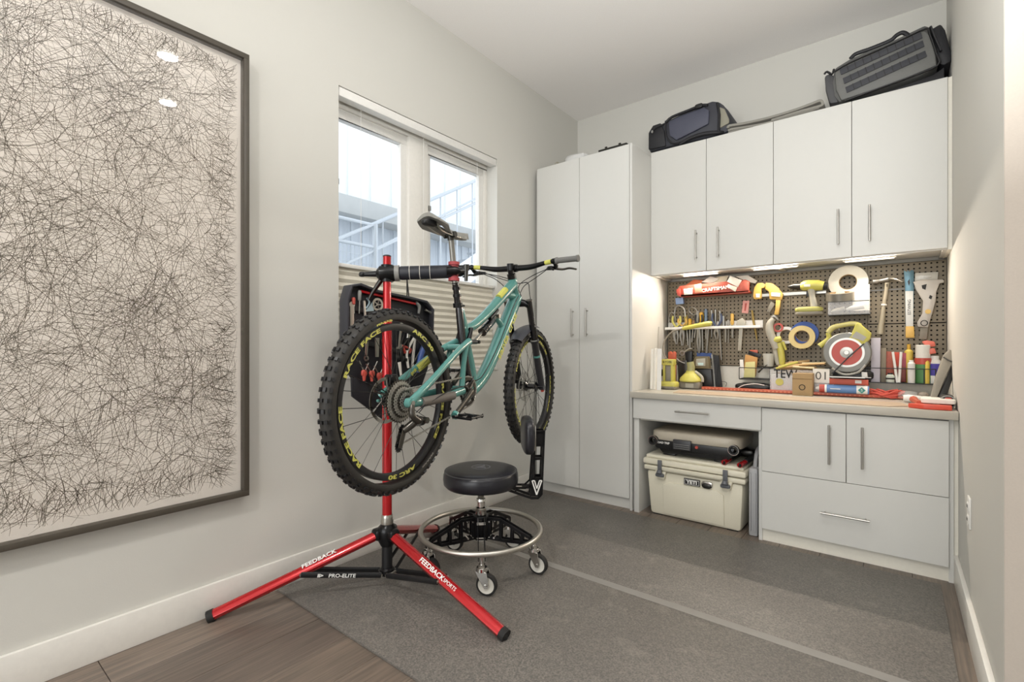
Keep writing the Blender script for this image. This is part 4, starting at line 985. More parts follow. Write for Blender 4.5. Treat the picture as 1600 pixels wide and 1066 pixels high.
# ------------------------------------------------------------------ things on the pegboard
XZ = Matrix(((1, 0, 0, 0), (0, 0, 1, 0), (0, 1, 0, 0), (0, 0, 0, 1)))
YP = 3.585                                    # middle plane of the tools that hang on the board
def Q(px, py, y=YP): return onY(px, py, y)
def pts(L, y=YP): return [(Q(a, b, y).x, Q(a, b, y).z) for a, b in L]
def plate(b, L, y, th): return b.prism(pts(L, y), y-th/2, y+th/2, XZ)
def one(name, label, cat, m, fn, bevel=0, group=None, smooth=True):
    b = MB(); fn(b); return tag(b.build(name, m, bevel=bevel, smooth=smooth), label, cat, group)
def part(name, m, parent, fn, bevel=0):
    b = MB(); fn(b); return b.build(name, m, parent, bevel=bevel)
PEGG = 'tools on the pegboard'; CTR = 'things on the worktop'
LRED = mat('red_white_package', '#ad5040', .45, var=.2, vscale=30); SILV = mat('forged_steel', '#a5a29b', .3, .9); HANDG = mat('grey_grip_rubber', '#7d776b', .6)
PGRY = mat('pale_grey_shell', '#a9a598', .45); OLIVE = mat('lime_yellow_shell', '#bfb85a', .38); AMB = mat('amber_handle', '#c79b33', .35)
# red packaged level with blade packs on top
t = thing('tool_shelf', 'red shelf tray with a white CRAFTSMAN sign at the top left of the pegboard', 'shelf', tuple(Q(1115, 460)))
yy = 3.50
part('tray', LRED, t, lambda b: (b.prism(pts([(1058, 453), (1062, 447), (1165, 437), (1171, 440), (1170, 456), (1110, 461), (1064, 464)], yy), yy, yy+.012, XZ), b.prism(pts([(1062, 461), (1170, 454), (1170, 457), (1062, 464)], yy), yy, 3.595, XZ)), .001)
part('sign', mat('brick_sign', '#9a4434', .5), t, lambda b: plate(b, [(1096, 448), (1139, 444), (1139, 454), (1096, 459)], yy-.002, .003))
p = Q(1117.5, 451.5, yy-.007); text('lettering', 'CRAFTSMAN', .032, FY(p.x, p.y, p.z) @ Rz(4.5), PAPER, t, .0004, 1.0, .0006)
part('end_cap', REDP, t, lambda b: plate(b, [(1057, 453), (1063, 451), (1064, 463), (1059, 462)], yy-.004, .02), .002)
for i, (L, m, lab) in enumerate([
    ([(1068, 452), (1082, 450), (1082, 460), (1069, 461)], PAPER, 'white blister pack at the left end of the red tray'),
    ([(1085, 445), (1096, 443), (1097, 457), (1086, 458)], mat('salmon_pack', '#d18f72', .6), 'salmon coloured pack standing in the red tray'),
    ([(1096, 441), (1110, 432), (1124, 436), (1112, 443)], PAPER, 'white folded instruction sheet at the left on the red tray'),
    ([(1112, 443), (1120, 433), (1138, 431), (1134, 442)], mat('cream_pack', '#ddd3ba', .6), 'cream blade pack in the middle of the red tray'),
    ([(1136, 440), (1141, 431), (1159, 438), (1153, 449)], PAPER, 'white blade pack leaning over the tray'),
    ([(1135, 448), (1138, 444), (1152, 449), (1149, 456)], mat('ivory_pack', '#e0dccb', .6), 'small ivory tag hanging in front of the tray'),
    ([(1149, 432), (1168, 430), (1183, 439), (1180, 443), (1170, 441)], PAPER, 'white paper sleeve sticking out to the right of the tray'),
    ([(1156, 443), (1163, 438), (1170, 441), (1169, 453), (1158, 454)], mat('pink_pack', '#c06050', .5, var=.2, vscale=60), 'reddish round blade pack at the right end of the tray'),
    ([(1070, 447), (1084, 437), (1098, 438), (1095, 446)], mat('orange_card', '#d2744a', .6), 'orange card standing at the back of the tray')]):
    one('blade_pack', lab, 'package', m, lambda b, L=L, i=i: plate(b, L, (3.486-.001*i) if i in (0, 1, 4, 5, 7) else 3.52+.005*i, .005), .001, 'packs in the red tray')
# blue hose clip and magnifier
t = thing('loop_clamp', 'pale blue capped loop tool below the left end of the red tray', 'clamp', tuple(Q(1062, 475)))
part('cap', mat('pale_blue_plastic', '#7d93b8', .4), t, lambda b: plate(b, [(1056, 466), (1068, 465), (1069, 475), (1057, 476)], 3.55, .03), .003)
part('loop', SILV, t, lambda b: b.tube([Q(1054, 490, 3.55), Q(1056, 481, 3.55), Q(1062, 478, 3.55), Q(1069, 483, 3.55), Q(1071, 495, 3.55)], .006, 8, sm=5))
one('ring_magnifier', 'oval steel ring tool at the far left of the white rack', 'tool', SILV, lambda b: b.tube([Q(1050+5*math.cos(k*PI/8), 500+12*math.sin(k*PI/8), 3.56) for k in range(16)], .003, 8, closed=True))
# white tool rack strip
t = thing('tool_rack', 'white slotted tool rack strip across the left of the pegboard', 'rack', tuple(Q(1118, 515)))
a, b_ = Q(1045, 513, 3.54), Q(1188, 509, 3.54)
zr = 1.205
part('shelf', WHITE, t, lambda b: (b.box(-1.345, -.70, 3.525, 3.532, zr-.004, zr+.014), b.box(-1.345, -.70, 3.532, 3.597, zr-.004, zr), b.box(-1.345, -.70, 3.592, 3.598, zr-.004, zr+.05)), .001)
def screwd(px, top, mid, bot, m, lab, r=.012, lean=0, flat=False, hm=None):
    o = thing('screwdriver', lab, 'screwdriver', tuple(Q(px, mid, 3.56)), 0, 'tools in the white rack'); A, B_, C_ = Q(px-lean, top, 3.56), Q(px, mid, 3.56), Q(px+lean, bot, 3.56)
    part('handle', m, o, lambda b: b.tube([A, A+(B_-A)*.12, A+(B_-A)*.5, A+(B_-A)*.85, B_], [r*.6, r, r*.85, r, r*.5], 10)); part('shaft', SILV, o, lambda b: b.tube([B_, C_], r*.45, 8)); return o
screwd(1078, 498, 512, 545, AMB, 'amber and grey screwdriver, fourth tool from the left in the rack', .014)
screwd(1083, 500, 512, 535, mat('brown_handle', '#8a6a4a', .5), 'brown-handled screwdriver next to the amber one', .013, -2)
screwd(1097, 488, 510, 548, AMB, 'tall amber screwdriver behind the yellow lamp wand', .016, 1)
screwd(1103, 483, 508, 530, mat('slate_blue_handle', '#6d7f94', .4), 'slate blue screwdriver in the middle of the rack', .012)
screwd(1144, 490, 508, 528, DYEL, 'bright yellow screwdriver standing alone right of the pliers', .0125)
screwd(1138, 500, 510, 536, GREY, 'grey stubby driver left of the bright yellow screwdriver', .009)
for k, (px, tp, bt, lab) in enumerate([(1112, 485, 527, 'thin steel punch, left of three behind the blue-lined pliers'), (1118, 484, 530, 'thin steel punch, middle of three behind the blue-lined pliers'), (1125, 486, 533, 'thin steel punch, right of three behind the blue-lined pliers')]):
    one('steel_punch', lab, 'punch', SILV, lambda b, px=px, tp=tp, bt=bt: b.tube([Q(px, tp, 3.575), Q(px, tp+22, 3.575), Q(px, bt, 3.575)], [.008, .007, .003], 10), 0, 'tools in the white rack')
def pliers(px, py, lab, m, dx=5, dn=32, up=16):
    o = thing('pliers', lab, 'pliers', tuple(Q(px, py, 3.55)), 0, 'tools in the white rack'); C_ = Q(px, py, 3.55)
    part('jaws', SILV, o, lambda b: (b.tube([C_, Q(px-dx*.5, py+dn*.5, 3.55), Q(px-dx*.1, py+dn, 3.55)], [.013, .009, .004], 8), b.tube([C_, Q(px+dx*.4, py+dn*.5, 3.55), Q(px+dx*.2, py+dn, 3.55)], [.013, .009, .004], 8)))
    for s in (-1, 1): part('handle', m, o, lambda b: b.tube([C_, Q(px+s*dx, py-up*.5, 3.55), Q(px+s*dx*.9, py-up, 3.55)], [.006, .008, .007], 8, sm=4))
pliers(1057, 512, 'yellow and black striped cutters at the left end of the rack', YEL, 6, 26, 18)
pliers(1066, 510, 'golden yellow snips second in the rack', DYEL, 6, 30, 12)
pliers(1092, 512, 'long-nose pliers with dark handles under the lamp wand', BLACK, 5, 40, 20)
pliers(1120, 512, 'pliers with navy inner handles left of the yellow screwdriver', mat('navy_grip', '#3b4660', .4), 7, 18, 22)
for px, bt, lab, lean in ((1107, 552, 'slender steel rod hanging under the rack, left of the pliers', -3), (1124, 563, 'long bent steel rod hanging under the rack', 3), (1134, 535, 'short steel chisel blade under the rack', 0), (1145, 528, 'steel awl under the yellow screwdriver', 0)):
    one('steel_rod', lab, 'tool', SILV, lambda b, px=px, bt=bt, lean=lean: b.tube([Q(px, 510, 3.562), Q(px+lean, bt, 3.562)], [.0085, .007], 8), 0, 'tools in the white rack')
screwd(1073, 492, 511, 540, mat('olive_handle', '#9a8c45', .45), 'olive-handled screwdriver, third from the left in the rack', .013, 2)
screwd(1088, 486, 509, 528, GREY, 'grey looped driver behind the amber handles', .014, -3)
one('key_ring', 'oval steel key ring loop above the amber screwdrivers', 'ring', SILV, lambda b: b.tube([Q(1083+6*math.cos(k*PI/7)+2*math.sin(k*PI/7), 486+6*math.sin(k*PI/7), 3.57) for k in range(14)], .003, 8, closed=True))
one('steel_square', 'steel hexagon socket in the rack right of the navy pliers', 'socket', SILV, lambda b: b.tube([Q(1131, 494, 3.56), Q(1131, 512, 3.56)], [.011, .010], 6))
one('triangle_blade', 'small pointed steel blade below the left end of the rack', 'blade', SILV, lambda b: plate(b, [(1050, 514), (1057, 514), (1055, 533), (1053, 533)], 3.56, .004))
one('marking_gauge', 'black and steel holder hanging under the rack beside the yellow snips', 'holder', BLACK, lambda b: plate(b, [(1072, 514), (1087, 514), (1084, 528), (1075, 530)], 3.585, .012), .002)
t = thing('adjustable_wrench', 'pale grey adjustable wrench hanging near the right end of the rack', 'wrench', tuple(Q(1158, 510, 3.55)))
part('head', PGRY, t, lambda b: plate(b, [(1150, 508), (1152, 501), (1160, 497), (1166, 503), (1164, 510), (1158, 512)], 3.545, .014), .002)
part('handle', PGRY, t, lambda b: plate(b, [(1155, 510), (1161, 510), (1158.5, 548), (1153, 548)], 3.545, .010), .002)
one('chisel', 'narrow brass-coloured chisel at the right end of the rack', 'chisel', mat('brass', '#a89058', .35, .8), lambda b: b.tube([Q(1175, 485, 3.56), Q(1177, 500, 3.56), Q(1180, 515, 3.56), Q(1183, 532, 3.56)], [.006, .008, .007, .004], 8))
# lamp wand: yellow handle with a gooseneck
t = thing('flexible_lamp', 'lime yellow wand lamp with a grey gooseneck in front of the rack', 'lamp', tuple(Q(1089, 508, 3.46)))
part('handle', OLIVE, t, lambda b: b.tube([Q(1066, 514, 3.46), Q(1070, 513, 3.46), Q(1090, 509, 3.46), Q(1108, 506, 3.46), Q(1112, 506, 3.46)], [.008, .014, .016, .019, .012], 12, sm=3))
part('gooseneck', HANDG, t, lambda b: b.tube([Q(1066, 514, 3.46), Q(1050, 519, 3.44), Q(1038, 534, 3.42), Q(1037, 552, 3.40), Q(1046, 565, 3.38)], .0055, 8, sm=6))
t = thing('hang_tag', 'pink plastic tag hanging on the board above the adjustable wrench', 'tag', tuple(Q(1165, 475)))
part('card', mat('pink_tag', '#d99a90', .6), t, lambda b: plate(b, [(1161, 470), (1171, 470), (1169, 490), (1159, 489)], 3.592, .003)); part('print', REDP, t, lambda b: plate(b, [(1164, 474), (1167, 474), (1165, 486), (1163, 486)], 3.589, .001))
# bar clamp
t = thing('bar_clamp', 'golden yellow trigger bar clamp hanging in the middle of the pegboard', 'clamp', tuple(Q(1205, 455, 3.54)))
part('jaw', DYEL, t, lambda b: plate(b, [(1177, 463), (1179, 450), (1184, 443), (1191, 442), (1197, 445), (1195, 450), (1190, 451), (1190, 467), (1179, 468)], 3.53, .025), .003)
part('body', DYEL, t, lambda b: (plate(b, [(1197, 442), (1207, 443), (1216, 450), (1224, 460), (1222, 469), (1203, 468), (1202, 456), (1196, 452)], 3.53, .028), plate(b, [(1213, 466), (1221, 466), (1219, 480), (1217, 492), (1210, 492), (1212, 482)], 3.53, .024)), .003)
part('trigger', HANDG, t, lambda b: plate(b, [(1205, 470), (1211, 476), (1203, 489), (1198, 487)], 3.53, .015), .002)
part('bar', SILV, t, lambda b: b.box(Q(1190, 460).x, Q(1292, 458).x, 3.538, 3.543, 1.407, 1.425))
part('label', WHITE, t, lambda b: (plate(b, [(1205, 457), (1219, 458), (1219, 464), (1205, 463)], 3.513, .003), plate(b, [(1181, 459), (1187, 459), (1187, 465), (1181, 465)], 3.515, .003)), .001)
# drill
t = thing('cordless_drill', 'lime yellow and grey cordless drill hanging on the pegboard', 'drill', tuple(Q(1268, 470, 3.52)))
part('motor_housing', OLIVE, t, lambda b: b.tube([Q(1251, 447, 3.5), Q(1254, 447, 3.5), Q(1262, 446, 3.5), Q(1278, 446, 3.5), Q(1287, 447, 3.5)], [.020, .029, .033, .033, .027], 16, flat=1.0), 0)
part('chuck', DARKST, t, lambda b: b.tube([Q(1231, 448, 3.5), Q(1236, 448, 3.5), Q(1240, 448, 3.5), Q(1251, 448, 3.5)], [.007, .013, .018, .021], 16))
part('grip', PGRY, t, lambda b: b.tube([Q(1268, 452, 3.5), Q(1269, 462, 3.5), Q(1271, 472, 3.5), Q(1273, 482, 3.5)], [.024, .017, .018, .022], 12, sm=3))
part('trigger', BLACK, t, lambda b: plate(b, [(1260, 455), (1264, 455), (1263, 465), (1260, 462)], 3.5, .012), .001)
part('battery', mat('lime_battery', '#aaa65c', .45), t, lambda b: b.soft(tuple(Q(1264, 484, 3.5)), (.150, .075, .034), .5)); part('battery_base', HANDG, t, lambda b: b.soft(tuple(Q(1264, 490, 3.5)), (.148, .075, .026), .4))
part('label', WHITE, t, lambda b: plate(b, [(1256, 444), (1266, 444), (1266, 448), (1256, 448)], 3.468, .002))
part('rear_cap', BLACK, t, lambda b: b.tube([Q(1287, 447, 3.5), Q(1294, 447, 3.5)], [.025, .019], 12))
def roll(name, px, py, y, R, r, w_, m, lab, rx=90, mi=None, ry=0):
    o = thing(name, lab, 'tape roll', tuple(Q(px, py, y)), 0, 'tape rolls on the pegboard'); M = T(*Q(px, py, y)) @ Rz(ry) @ Rx(rx)
    part('tape', m, o, lambda b: b.ring([(r+.003, -w_/2), (R, -w_/2), (R, w_/2), (r+.003, w_/2)], 40, M)); part('core', mi or TAN, o, lambda b: b.ring([(r, -w_/2), (r+.003, -w_/2), (r+.003, w_/2), (r, w_/2)], 32, M)); return o
roll('drywall_tape_roll', 1325, 441, 3.55, .100, .043, .02, mat('white_tape', '#d7d3c6', .6), 'large flat white tape roll at the top right of the drill')
roll('duct_tape_roll', 1312, 463, 3.50, .073, .05, .045, mat('silver_tape', '#8f8a80', .3, .6), 'silver duct tape roll lying on the clear shelf box', 12)
roll('masking_tape_roll', 1253, 527, 3.50, .072, .040, .026, CREAMTAPE, 'cream masking tape roll in front of the blue one')
roll('painters_tape_roll', 1257, 522, 3.545, .078, .045, .03, mat('blue_tape', '#2f4f96', .5), 'blue painter tape roll behind the cream masking tape')
roll('white_tape_roll', 1229, 524, 3.56, .055, .034, .02, WHITE, 'small white tape roll behind the grey and yellow grease gun')
t = thing('shelf_bin', 'clear open shelf bin with a white sheet under the duct tape', 'bin', tuple(Q(1327, 485, 3.54)))
x0, x1 = Q(1295, 485, 3.5).x, Q(1359, 485, 3.5).x; zb = Q(1327, 491, 3.46).z
part('front', CLEAR, t, lambda b: b.box(x0, x1, 3.455, 3.458, zb, zb+.075)); part('base', DARKST, t, lambda b: b.box(x0, x1, 3.455, 3.597, zb-.003, zb)); part('side', CLEAR, t, lambda b: b.box(x1-.003, x1, 3.458, 3.597, zb, zb+.075)); part('side', CLEAR, t, lambda b: b.box(x0, x0+.003, 3.458, 3.597, zb, zb+.075))
part('rim', DARKST, t, lambda b: b.box(x0, x1, 3.452, 3.456, zb+.073, zb+.078))
one('paper_sheet', 'white paper sheet standing at the right of the clear bin', 'paper', PAPER, lambda b: plate(b, [(1331, 455), (1359, 444), (1359, 485), (1333, 486)], 3.52, .003))
one('glue_tube', 'white tube lying in the clear bin, right one', 'tube', WHITE, lambda b: b.tube([Q(1322, 484, 3.48), Q(1330, 482, 3.48), Q(1350, 478, 3.48)], [.006, .014, .016], 10))
one('putty_tube', 'pale grey tube lying in the clear bin, left one', 'tube', PGRY, lambda b: b.tube([Q(1299, 488, 3.49), Q(1304, 486, 3.49), Q(1320, 482, 3.49)], [.005, .012, .013], 10))
# hammer
t = thing('claw_hammer', 'steel claw hammer hanging head up right of the clear bin', 'hammer', tuple(Q(1381, 480, 3.56)))
part('handle', mat('tan_grey_grip', '#a39a86', .5), t, lambda b: b.tube([Q(1386, 442, 3.56), Q(1384, 460, 3.56), Q(1381, 476, 3.56), Q(1378, 500, 3.56), Q(1376, 512, 3.56), Q(1375, 522, 3.56)], [.013, .012, .012, .016, .018, .021], 12, sm=3, flat=.8))
part('head', SILV, t, lambda b: (b.tube([Q(1364, 440, 3.56), Q(1370, 440, 3.56), Q(1373, 439, 3.56), Q(1380, 438, 3.56), Q(1388, 436, 3.56)], [.016, .016, .011, .013, .016], 12), b.tube([Q(1386, 436, 3.56), Q(1396, 436, 3.55), Q(1404, 438, 3.54), Q(1411, 441, 3.53)], [.014, .012, .009, .004], 8, sm=3, flat=.7)))
part('grip_band', PAPER, t, lambda b: b.tube([Q(1381.3, 475, 3.56), Q(1381, 477.5, 3.56)], .0145, 12))
# pry bar
t = thing('pry_bar', 'flat blue-tipped pry bar with a white label and yellow end', 'pry bar', tuple(Q(1421, 475, 3.58)))
part('blade', mat('steel_blue_paint', '#5d7e8c', .35, .4), t, lambda b: plate(b, [(1412, 423), (1417, 425), (1418, 422), (1421, 425), (1424, 422), (1428, 423), (1428, 446), (1427, 512), (1415, 512), (1414, 446)], 3.582, .009), .001)
part('sleeve', mat('pale_label', '#cfd0cd', .5), t, lambda b: plate(b, [(1414.5, 455), (1427, 455), (1427, 511), (1415.5, 511)], 3.578, .008), .001)
part('end_cap', DYEL, t, lambda b: plate(b, [(1415, 510), (1428, 510), (1429, 528), (1415, 528)], 3.578, .014), .002)
M = frame(Q(1421, 480, 3.5735), (0, 0, 1), (0, -1, 0)); part('nail_slot', BLACK, t, lambda b: plate(b, [(1418, 440), (1421, 436), (1422, 442), (1420, 447)], 3.577, .002))
text('lettering', 'ESTWING', .020, M, INKB, t, .0003)
# pouch with multi tool, clear level above
t = thing('tool_pouch', 'crumpled grey packaged stud tool hanging at the far right of the board', 'tool pack', tuple(Q(1447, 480, 3.57)))
part('wrap', mat('grey_film', '#b0aaa2', .35, bump=.8, bscale=30), t, lambda b: plate(b, [(1426, 441), (1440, 437), (1474, 437), (1475, 442), (1468, 443), (1463, 456), (1462, 470), (1450, 512), (1434, 511), (1433, 504), (1441, 490), (1442, 470), (1431, 453), (1428, 443)], 3.57, .022), .004)
part('end_tab', HANDG, t, lambda b: plate(b, [(1438, 512), (1450, 512), (1448, 531), (1436, 530)], 3.572, .012), .002)
M = T(*Q(1444, 505, 3.557)) @ Rx(90); part('ring_print', INKB, t, lambda b: b.ring([(.0125, 0), (.0165, 0), (.0165, .002), (.0125, .002)], 24, M))
M2 = T(*Q(1450, 487, 3.557)) @ Rx(90); part('seal', mat('gold_seal', '#c9a860', .5), t, lambda b: b.lathe([(0, 0), (.013, 0), (.013, .002), (0, .002)], 20, M2))
part('black_print', INKB, t, lambda b: (plate(b, [(1440, 446), (1448, 444), (1446, 453), (1441, 451)], 3.5585, .001), plate(b, [(1453, 461), (1457, 463), (1455, 468), (1451, 466)], 3.5585, .001)))
t = thing('clear_level', 'short clear plastic level above the grey stud tool', 'level', tuple(Q(1449, 432, 3.58)))
part('body', mat('smoky_plastic', '#b9b7af', .2), t, lambda b: plate(b, [(1430, 427), (1466, 425), (1465, 437), (1429, 440)], 3.58, .018), .002); part('vial', CLEAR, t, lambda b: b.tube([Q(1443, 433, 3.568), Q(1455, 432, 3.568)], .007, 10))
# grease/caulk gun shape grey and yellow
t = thing('glue_gun', 'grey and lime yellow cordless tool hanging handle down left of the tape', 'power tool', tuple(Q(1215, 540, 3.52)))
part('body', PGRY, t, lambda b: b.tube([Q(1209, 498, 3.52), Q(1203, 506, 3.52), Q(1203, 518, 3.52), Q(1208, 532, 3.52), Q(1214, 545, 3.52)], [.014, .022, .025, .024, .022], 12, sm=4))
part('collar', OLIVE, t, lambda b: b.tube([Q(1208, 533, 3.515), Q(1214, 531, 3.515), Q(1221, 529, 3.515)], [.016, .021, .016], 10, sm=3))
part('nose', SILV, t, lambda b: b.tube([Q(1205, 500, 3.52), Q(1209, 494, 3.52), Q(1216, 500, 3.52)], [.010, .012, .006], 10, sm=3))
part('grip', OLIVE, t, lambda b: b.tube([Q(1217, 536, 3.52), Q(1220, 548, 3.52), Q(1222, 562, 3.52), Q(1222, 570, 3.52)], [.018, .020, .019, .016], 12, sm=3))
part('grip_back', PGRY, t, lambda b: b.tube([Q(1211, 540, 3.53), Q(1213, 556, 3.53), Q(1216, 570, 3.53)], [.016, .017, .014], 10, sm=3)); part('trigger', OLIVE, t, lambda b: b.tube([Q(1223, 534, 3.51), Q(1228, 547, 3.51)], [.009, .007], 8))
part('head_ring', REDP, t, lambda b: b.ring([(.018, -.004), (.030, -.004), (.030, .004), (.018, .004)], 20, T(*Q(1216, 512, 3.535)) @ Rx(90)))
# circular saw
t = thing('circular_saw', 'lime yellow circular saw with a grey guard and red blade', 'saw', tuple(Q(1322, 560, 3.46)))
yc = 3.46; C_ = Q(1323, 551, yc-.03); SC = T(*C_) @ Rx(90)
part('blade_guard', mat('grey_guard', '#7b7a74', .4, .3), t, lambda b: (b.lathe([(0, -.03), (.112, -.03), (.118, -.024), (.118, .0), (.112, .006), (.06, .008), (.06, .004), (0, .004)], 48, SC)))
part('blade', REDP, t, lambda b: b.ring([(.032, .008), (.074, .008), (.074, .011), (.032, .011)], 48, SC)); part('blade_edge', SILV, t, lambda b: b.ring([(.074, .008), (.086, .008), (.086, .0095), (.074, .0095)], 48, SC))
part('arbor', SILV, t, lambda b: b.lathe([(0, .008), (.032, .008), (.032, .012), (.014, .014), (.012, .022), (0, .022)], 24, SC))
part('lower_guard', mat('clear_guard', '#b7b5ae', .25, .4), t, lambda b: b.tube([Q(1300, 575, 3.42), Q(1318, 585, 3.42), Q(1340, 582, 3.42), Q(1352, 570, 3.42)], .010, 8, sm=4, flat=.7))
part('main_handle', mat('khaki_handle', '#b8b070', .4), t, lambda b: b.tube([Q(1294, 520, yc), Q(1302, 512, yc), Q(1318, 508, yc), Q(1334, 506, yc), Q(1344, 510, yc)], [.015, .016, .014, .015, .019], 12, sm=4))
part('motor_housing', OLIVE, t, lambda b: plate(b, [(1338, 506), (1342, 504), (1362, 521), (1360, 530), (1348, 542), (1322, 530), (1330, 524)], yc, .075), .008)
part('front_handle', OLIVE, t, lambda b: b.tube([Q(1296, 524, yc), Q(1294, 530, yc), Q(1287, 536, yc), Q(1281, 541, yc)], [.013, .012, .014, .018], 12, sm=4)); part('support_arm', OLIVE, t, lambda b: b.tube([Q(1294, 520, yc), Q(1297, 532, yc), Q(1301, 542, yc)], [.013, .012, .010], 10))
part('rating_label', mat('grey_label', '#a5a29a', .5), t, lambda b: plate(b, [(1338, 518), (1354, 527), (1349, 533), (1330, 527)], yc-.039, .002))
part('base_plate', SILV, t, lambda b: b.box(Q(1297, 583, 3.4).x, Q(1352, 583, 3.4).x, 3.38, 3.52, Q(1325, 590, 3.42).z, Q(1325, 590, 3.42).z+.006)); part('guard_label', WHITE, t, lambda b: plate(b, [(1297, 548), (1303, 542), (1305, 544), (1299, 550)], yc-.036, .002))
part('wrench_bar', BLACK, t, lambda b: b.tube([Q(1300, 584, 3.385), Q(1325, 559, 3.385), Q(1350, 537, 3.385)], .0035, 6))
for hw, L in (('left one above the saw handle', [(1296, 504), (1296, 512)]), ('middle one above the saw handle', [(1312, 504), (1311, 516)]), ('small one inside the saw handle', [(1323, 516), (1324, 521)])): one('peg_hook', 'white pegboard hook, '+hw, 'hook', WHITE, lambda b, L=L: b.tube([Q(*L[0], 3.595), Q(*L[0], 3.56), Q(*L[1], 3.50)], .0035, 6), 0, 'pegboard hooks')
one('peg_hook', 'small steel hook behind the hammer head', 'hook', SILV, lambda b: b.tube([Q(1386, 446, 3.597), Q(1386, 448, 3.55), Q(1386, 443, 3.53)], .003, 6)); 

# ------------------------------------------------------------------ things on the worktop
def base(px, y, z=TZ): p = Q(px, 600, y); return Vector((p.x, y, z))
one('paper_stack', 'white rolled sheets standing at the left end of the worktop', 'paper', PAPER, lambda b: [b.tube([base(px, 3.2), Vector((base(px, 3.2).x+.004, 3.21, Q(px, tp, 3.2).z))], [.012, .012], 10) for px, tp in ((1018, 545), (1023, 544))])
one('white_folder', 'white folder leaning beside the rolled sheets', 'folder', WHITE, lambda b: b.add([tuple(base(1026, 3.16)), tuple(base(1033, 3.16)), tuple(Q(1034, 545, 3.20)), tuple(Q(1027, 545, 3.20)), tuple(base(1026, 3.17)), tuple(base(1033, 3.17)), tuple(Q(1034, 545, 3.21)), tuple(Q(1027, 545, 3.21))], [(0,1,2,3),(4,7,6,5),(0,4,5,1),(3,2,6,7),(1,5,6,2),(0,3,7,4)]))
one('thin_rod', 'thin steel rod leaning against the tall cabinet side', 'rod', SILV, lambda b: b.tube([Vector((-1.345, 3.36, TZ)), Vector((-1.35, 3.42, 1.22))], .002, 6))
y1 = 3.28
t = thing('tire_inflator', 'lime yellow cordless inflator with a round gauge, far left on the worktop', 'inflator', tuple(base(1043, y1)))
def BX(b, pa, pb, y0, yb_, z0, z1): b.box(pa, pb, y0, yb_, z0, z1)
bx = base(1043, y1).x
part('battery', OLIVE, t, lambda b: b.soft((bx+.005, y1, TZ+.033), (.135, .09, .045), .45)); part('battery_base', HANDG, t, lambda b: b.soft((bx+.005, y1, TZ+.013), (.13, .09, .026), .4))
part('post', OLIVE, t, lambda b: (b.box(bx-.022, bx-.008, y1-.03, y1+.03, TZ+.05, TZ+.20), b.box(bx+.032, bx+.046, y1-.03, y1+.03, TZ+.05, TZ+.20), b.box(bx-.03, bx+.05, y1-.032, y1+.032, TZ+.165, TZ+.205)), .003)
part('core', HANDG, t, lambda b: (b.box(bx-.008, bx+.032, y1-.02, y1+.03, TZ+.05, TZ+.17),), .003)
p = Vector((bx+.01, y1-.0335, TZ+.186)); text('lettering', 'RYOBI', .022, FY(*p), INKB, t, .0003)
part('gauge', mat('gauge_ring', '#8a857b', .35, .4), t, lambda b: b.ring([(.017, -.01), (.026, -.01), (.026, .01), (.017, .01)], 24, T(bx-.068, y1-.01, TZ+.08) @ Rx(90))); part('gauge_bracket', DARKST, t, lambda b: b.soft((bx-.055, y1+.01, TZ+.11), (.04, .04, .05), .5))
t = thing('plastic_clamp', 'orange-red plastic block standing behind the inflator', 'clamp', tuple(base(1050, 3.40))); part('body', ORNG, t, lambda b: plate(b, [(1045, 551), (1048, 549), (1051, 553), (1053, 549), (1056, 551), (1056, 563), (1045, 562)], 3.40, .03), .002); part('foot', REDP, t, lambda b: plate(b, [(1049, 562), (1056, 562), (1056, 603), (1053, 603)], 3.40, .02), .002)
y2 = 3.40; bx = base(1079, y2).x
t = thing('work_lamp', 'lime yellow battery lamp with a bell-shaped top next to the inflator', 'lamp', (bx, y2, TZ))
part('shade', OLIVE, t, lambda b: b.lathe([(.070, .05), (.074, .058), (.068, .075), (.045, .10), (.030, .115), (.028, .125)], 28, T(bx, y2, TZ))); part('battery', HANDG, t, lambda b: b.soft((bx, y2-.0, TZ+.026), (.145, .09, .052), .35)); part('label', PGRY, t, lambda b: b.box(bx-.02, bx+.035, y2-.0475, y2-.045, TZ+.010, TZ+.04))
part('head', mat('olive_grey', '#9a976a', .45), t, lambda b: b.tube([Vector((bx, y2, TZ+.11)), Vector((bx+.004, y2, TZ+.15)), Vector((bx-.003, y2, TZ+.185))], [.027, .026, .024], 14)); part('handle', PGRY, t, lambda b: b.tube([Vector((bx+.03, y2, TZ+.12)), Vector((bx+.075, y2, TZ+.085)), Vector((bx+.08, y2, TZ+.05))], .010, 8, sm=4))
t = thing('bench_vise', 'small grey clamp-on vise with a bar handle behind the yellow lamp', 'vise', tuple(base(1066, 3.50)))
part('body', DARKST, t, lambda b: (plate(b, [(1060, 566), (1074, 562), (1078, 575), (1078, 604), (1062, 604)], 3.52, .05),), .004); part('handle', SILV, t, lambda b: b.tube([Q(1070, 550, 3.5), Q(1076, 546, 3.5), Q(1082, 545, 3.5)], .007, 8, sm=3)); part('screw_ring', SILV, t, lambda b: b.ring([(.012, -.004), (.019, -.004), (.019, .004), (.012, .004)], 20, T(*Q(1066, 552, 3.49)) @ Rx(90))); part('arm', SILV, t, lambda b: b.tube([Q(1054, 557, 3.49), Q(1061, 564, 3.49), Q(1070, 568, 3.49)], .005, 8, sm=3)); part('block', BLACK, t, lambda b: plate(b, [(1071, 550), (1082, 548), (1082, 572), (1073, 574)], 3.54, .03), .003)
y3 = 3.50
t = thing('battery_charger', 'black and grey battery charger with a small display, left of the tablet', 'charger', tuple(base(1097, y3)))
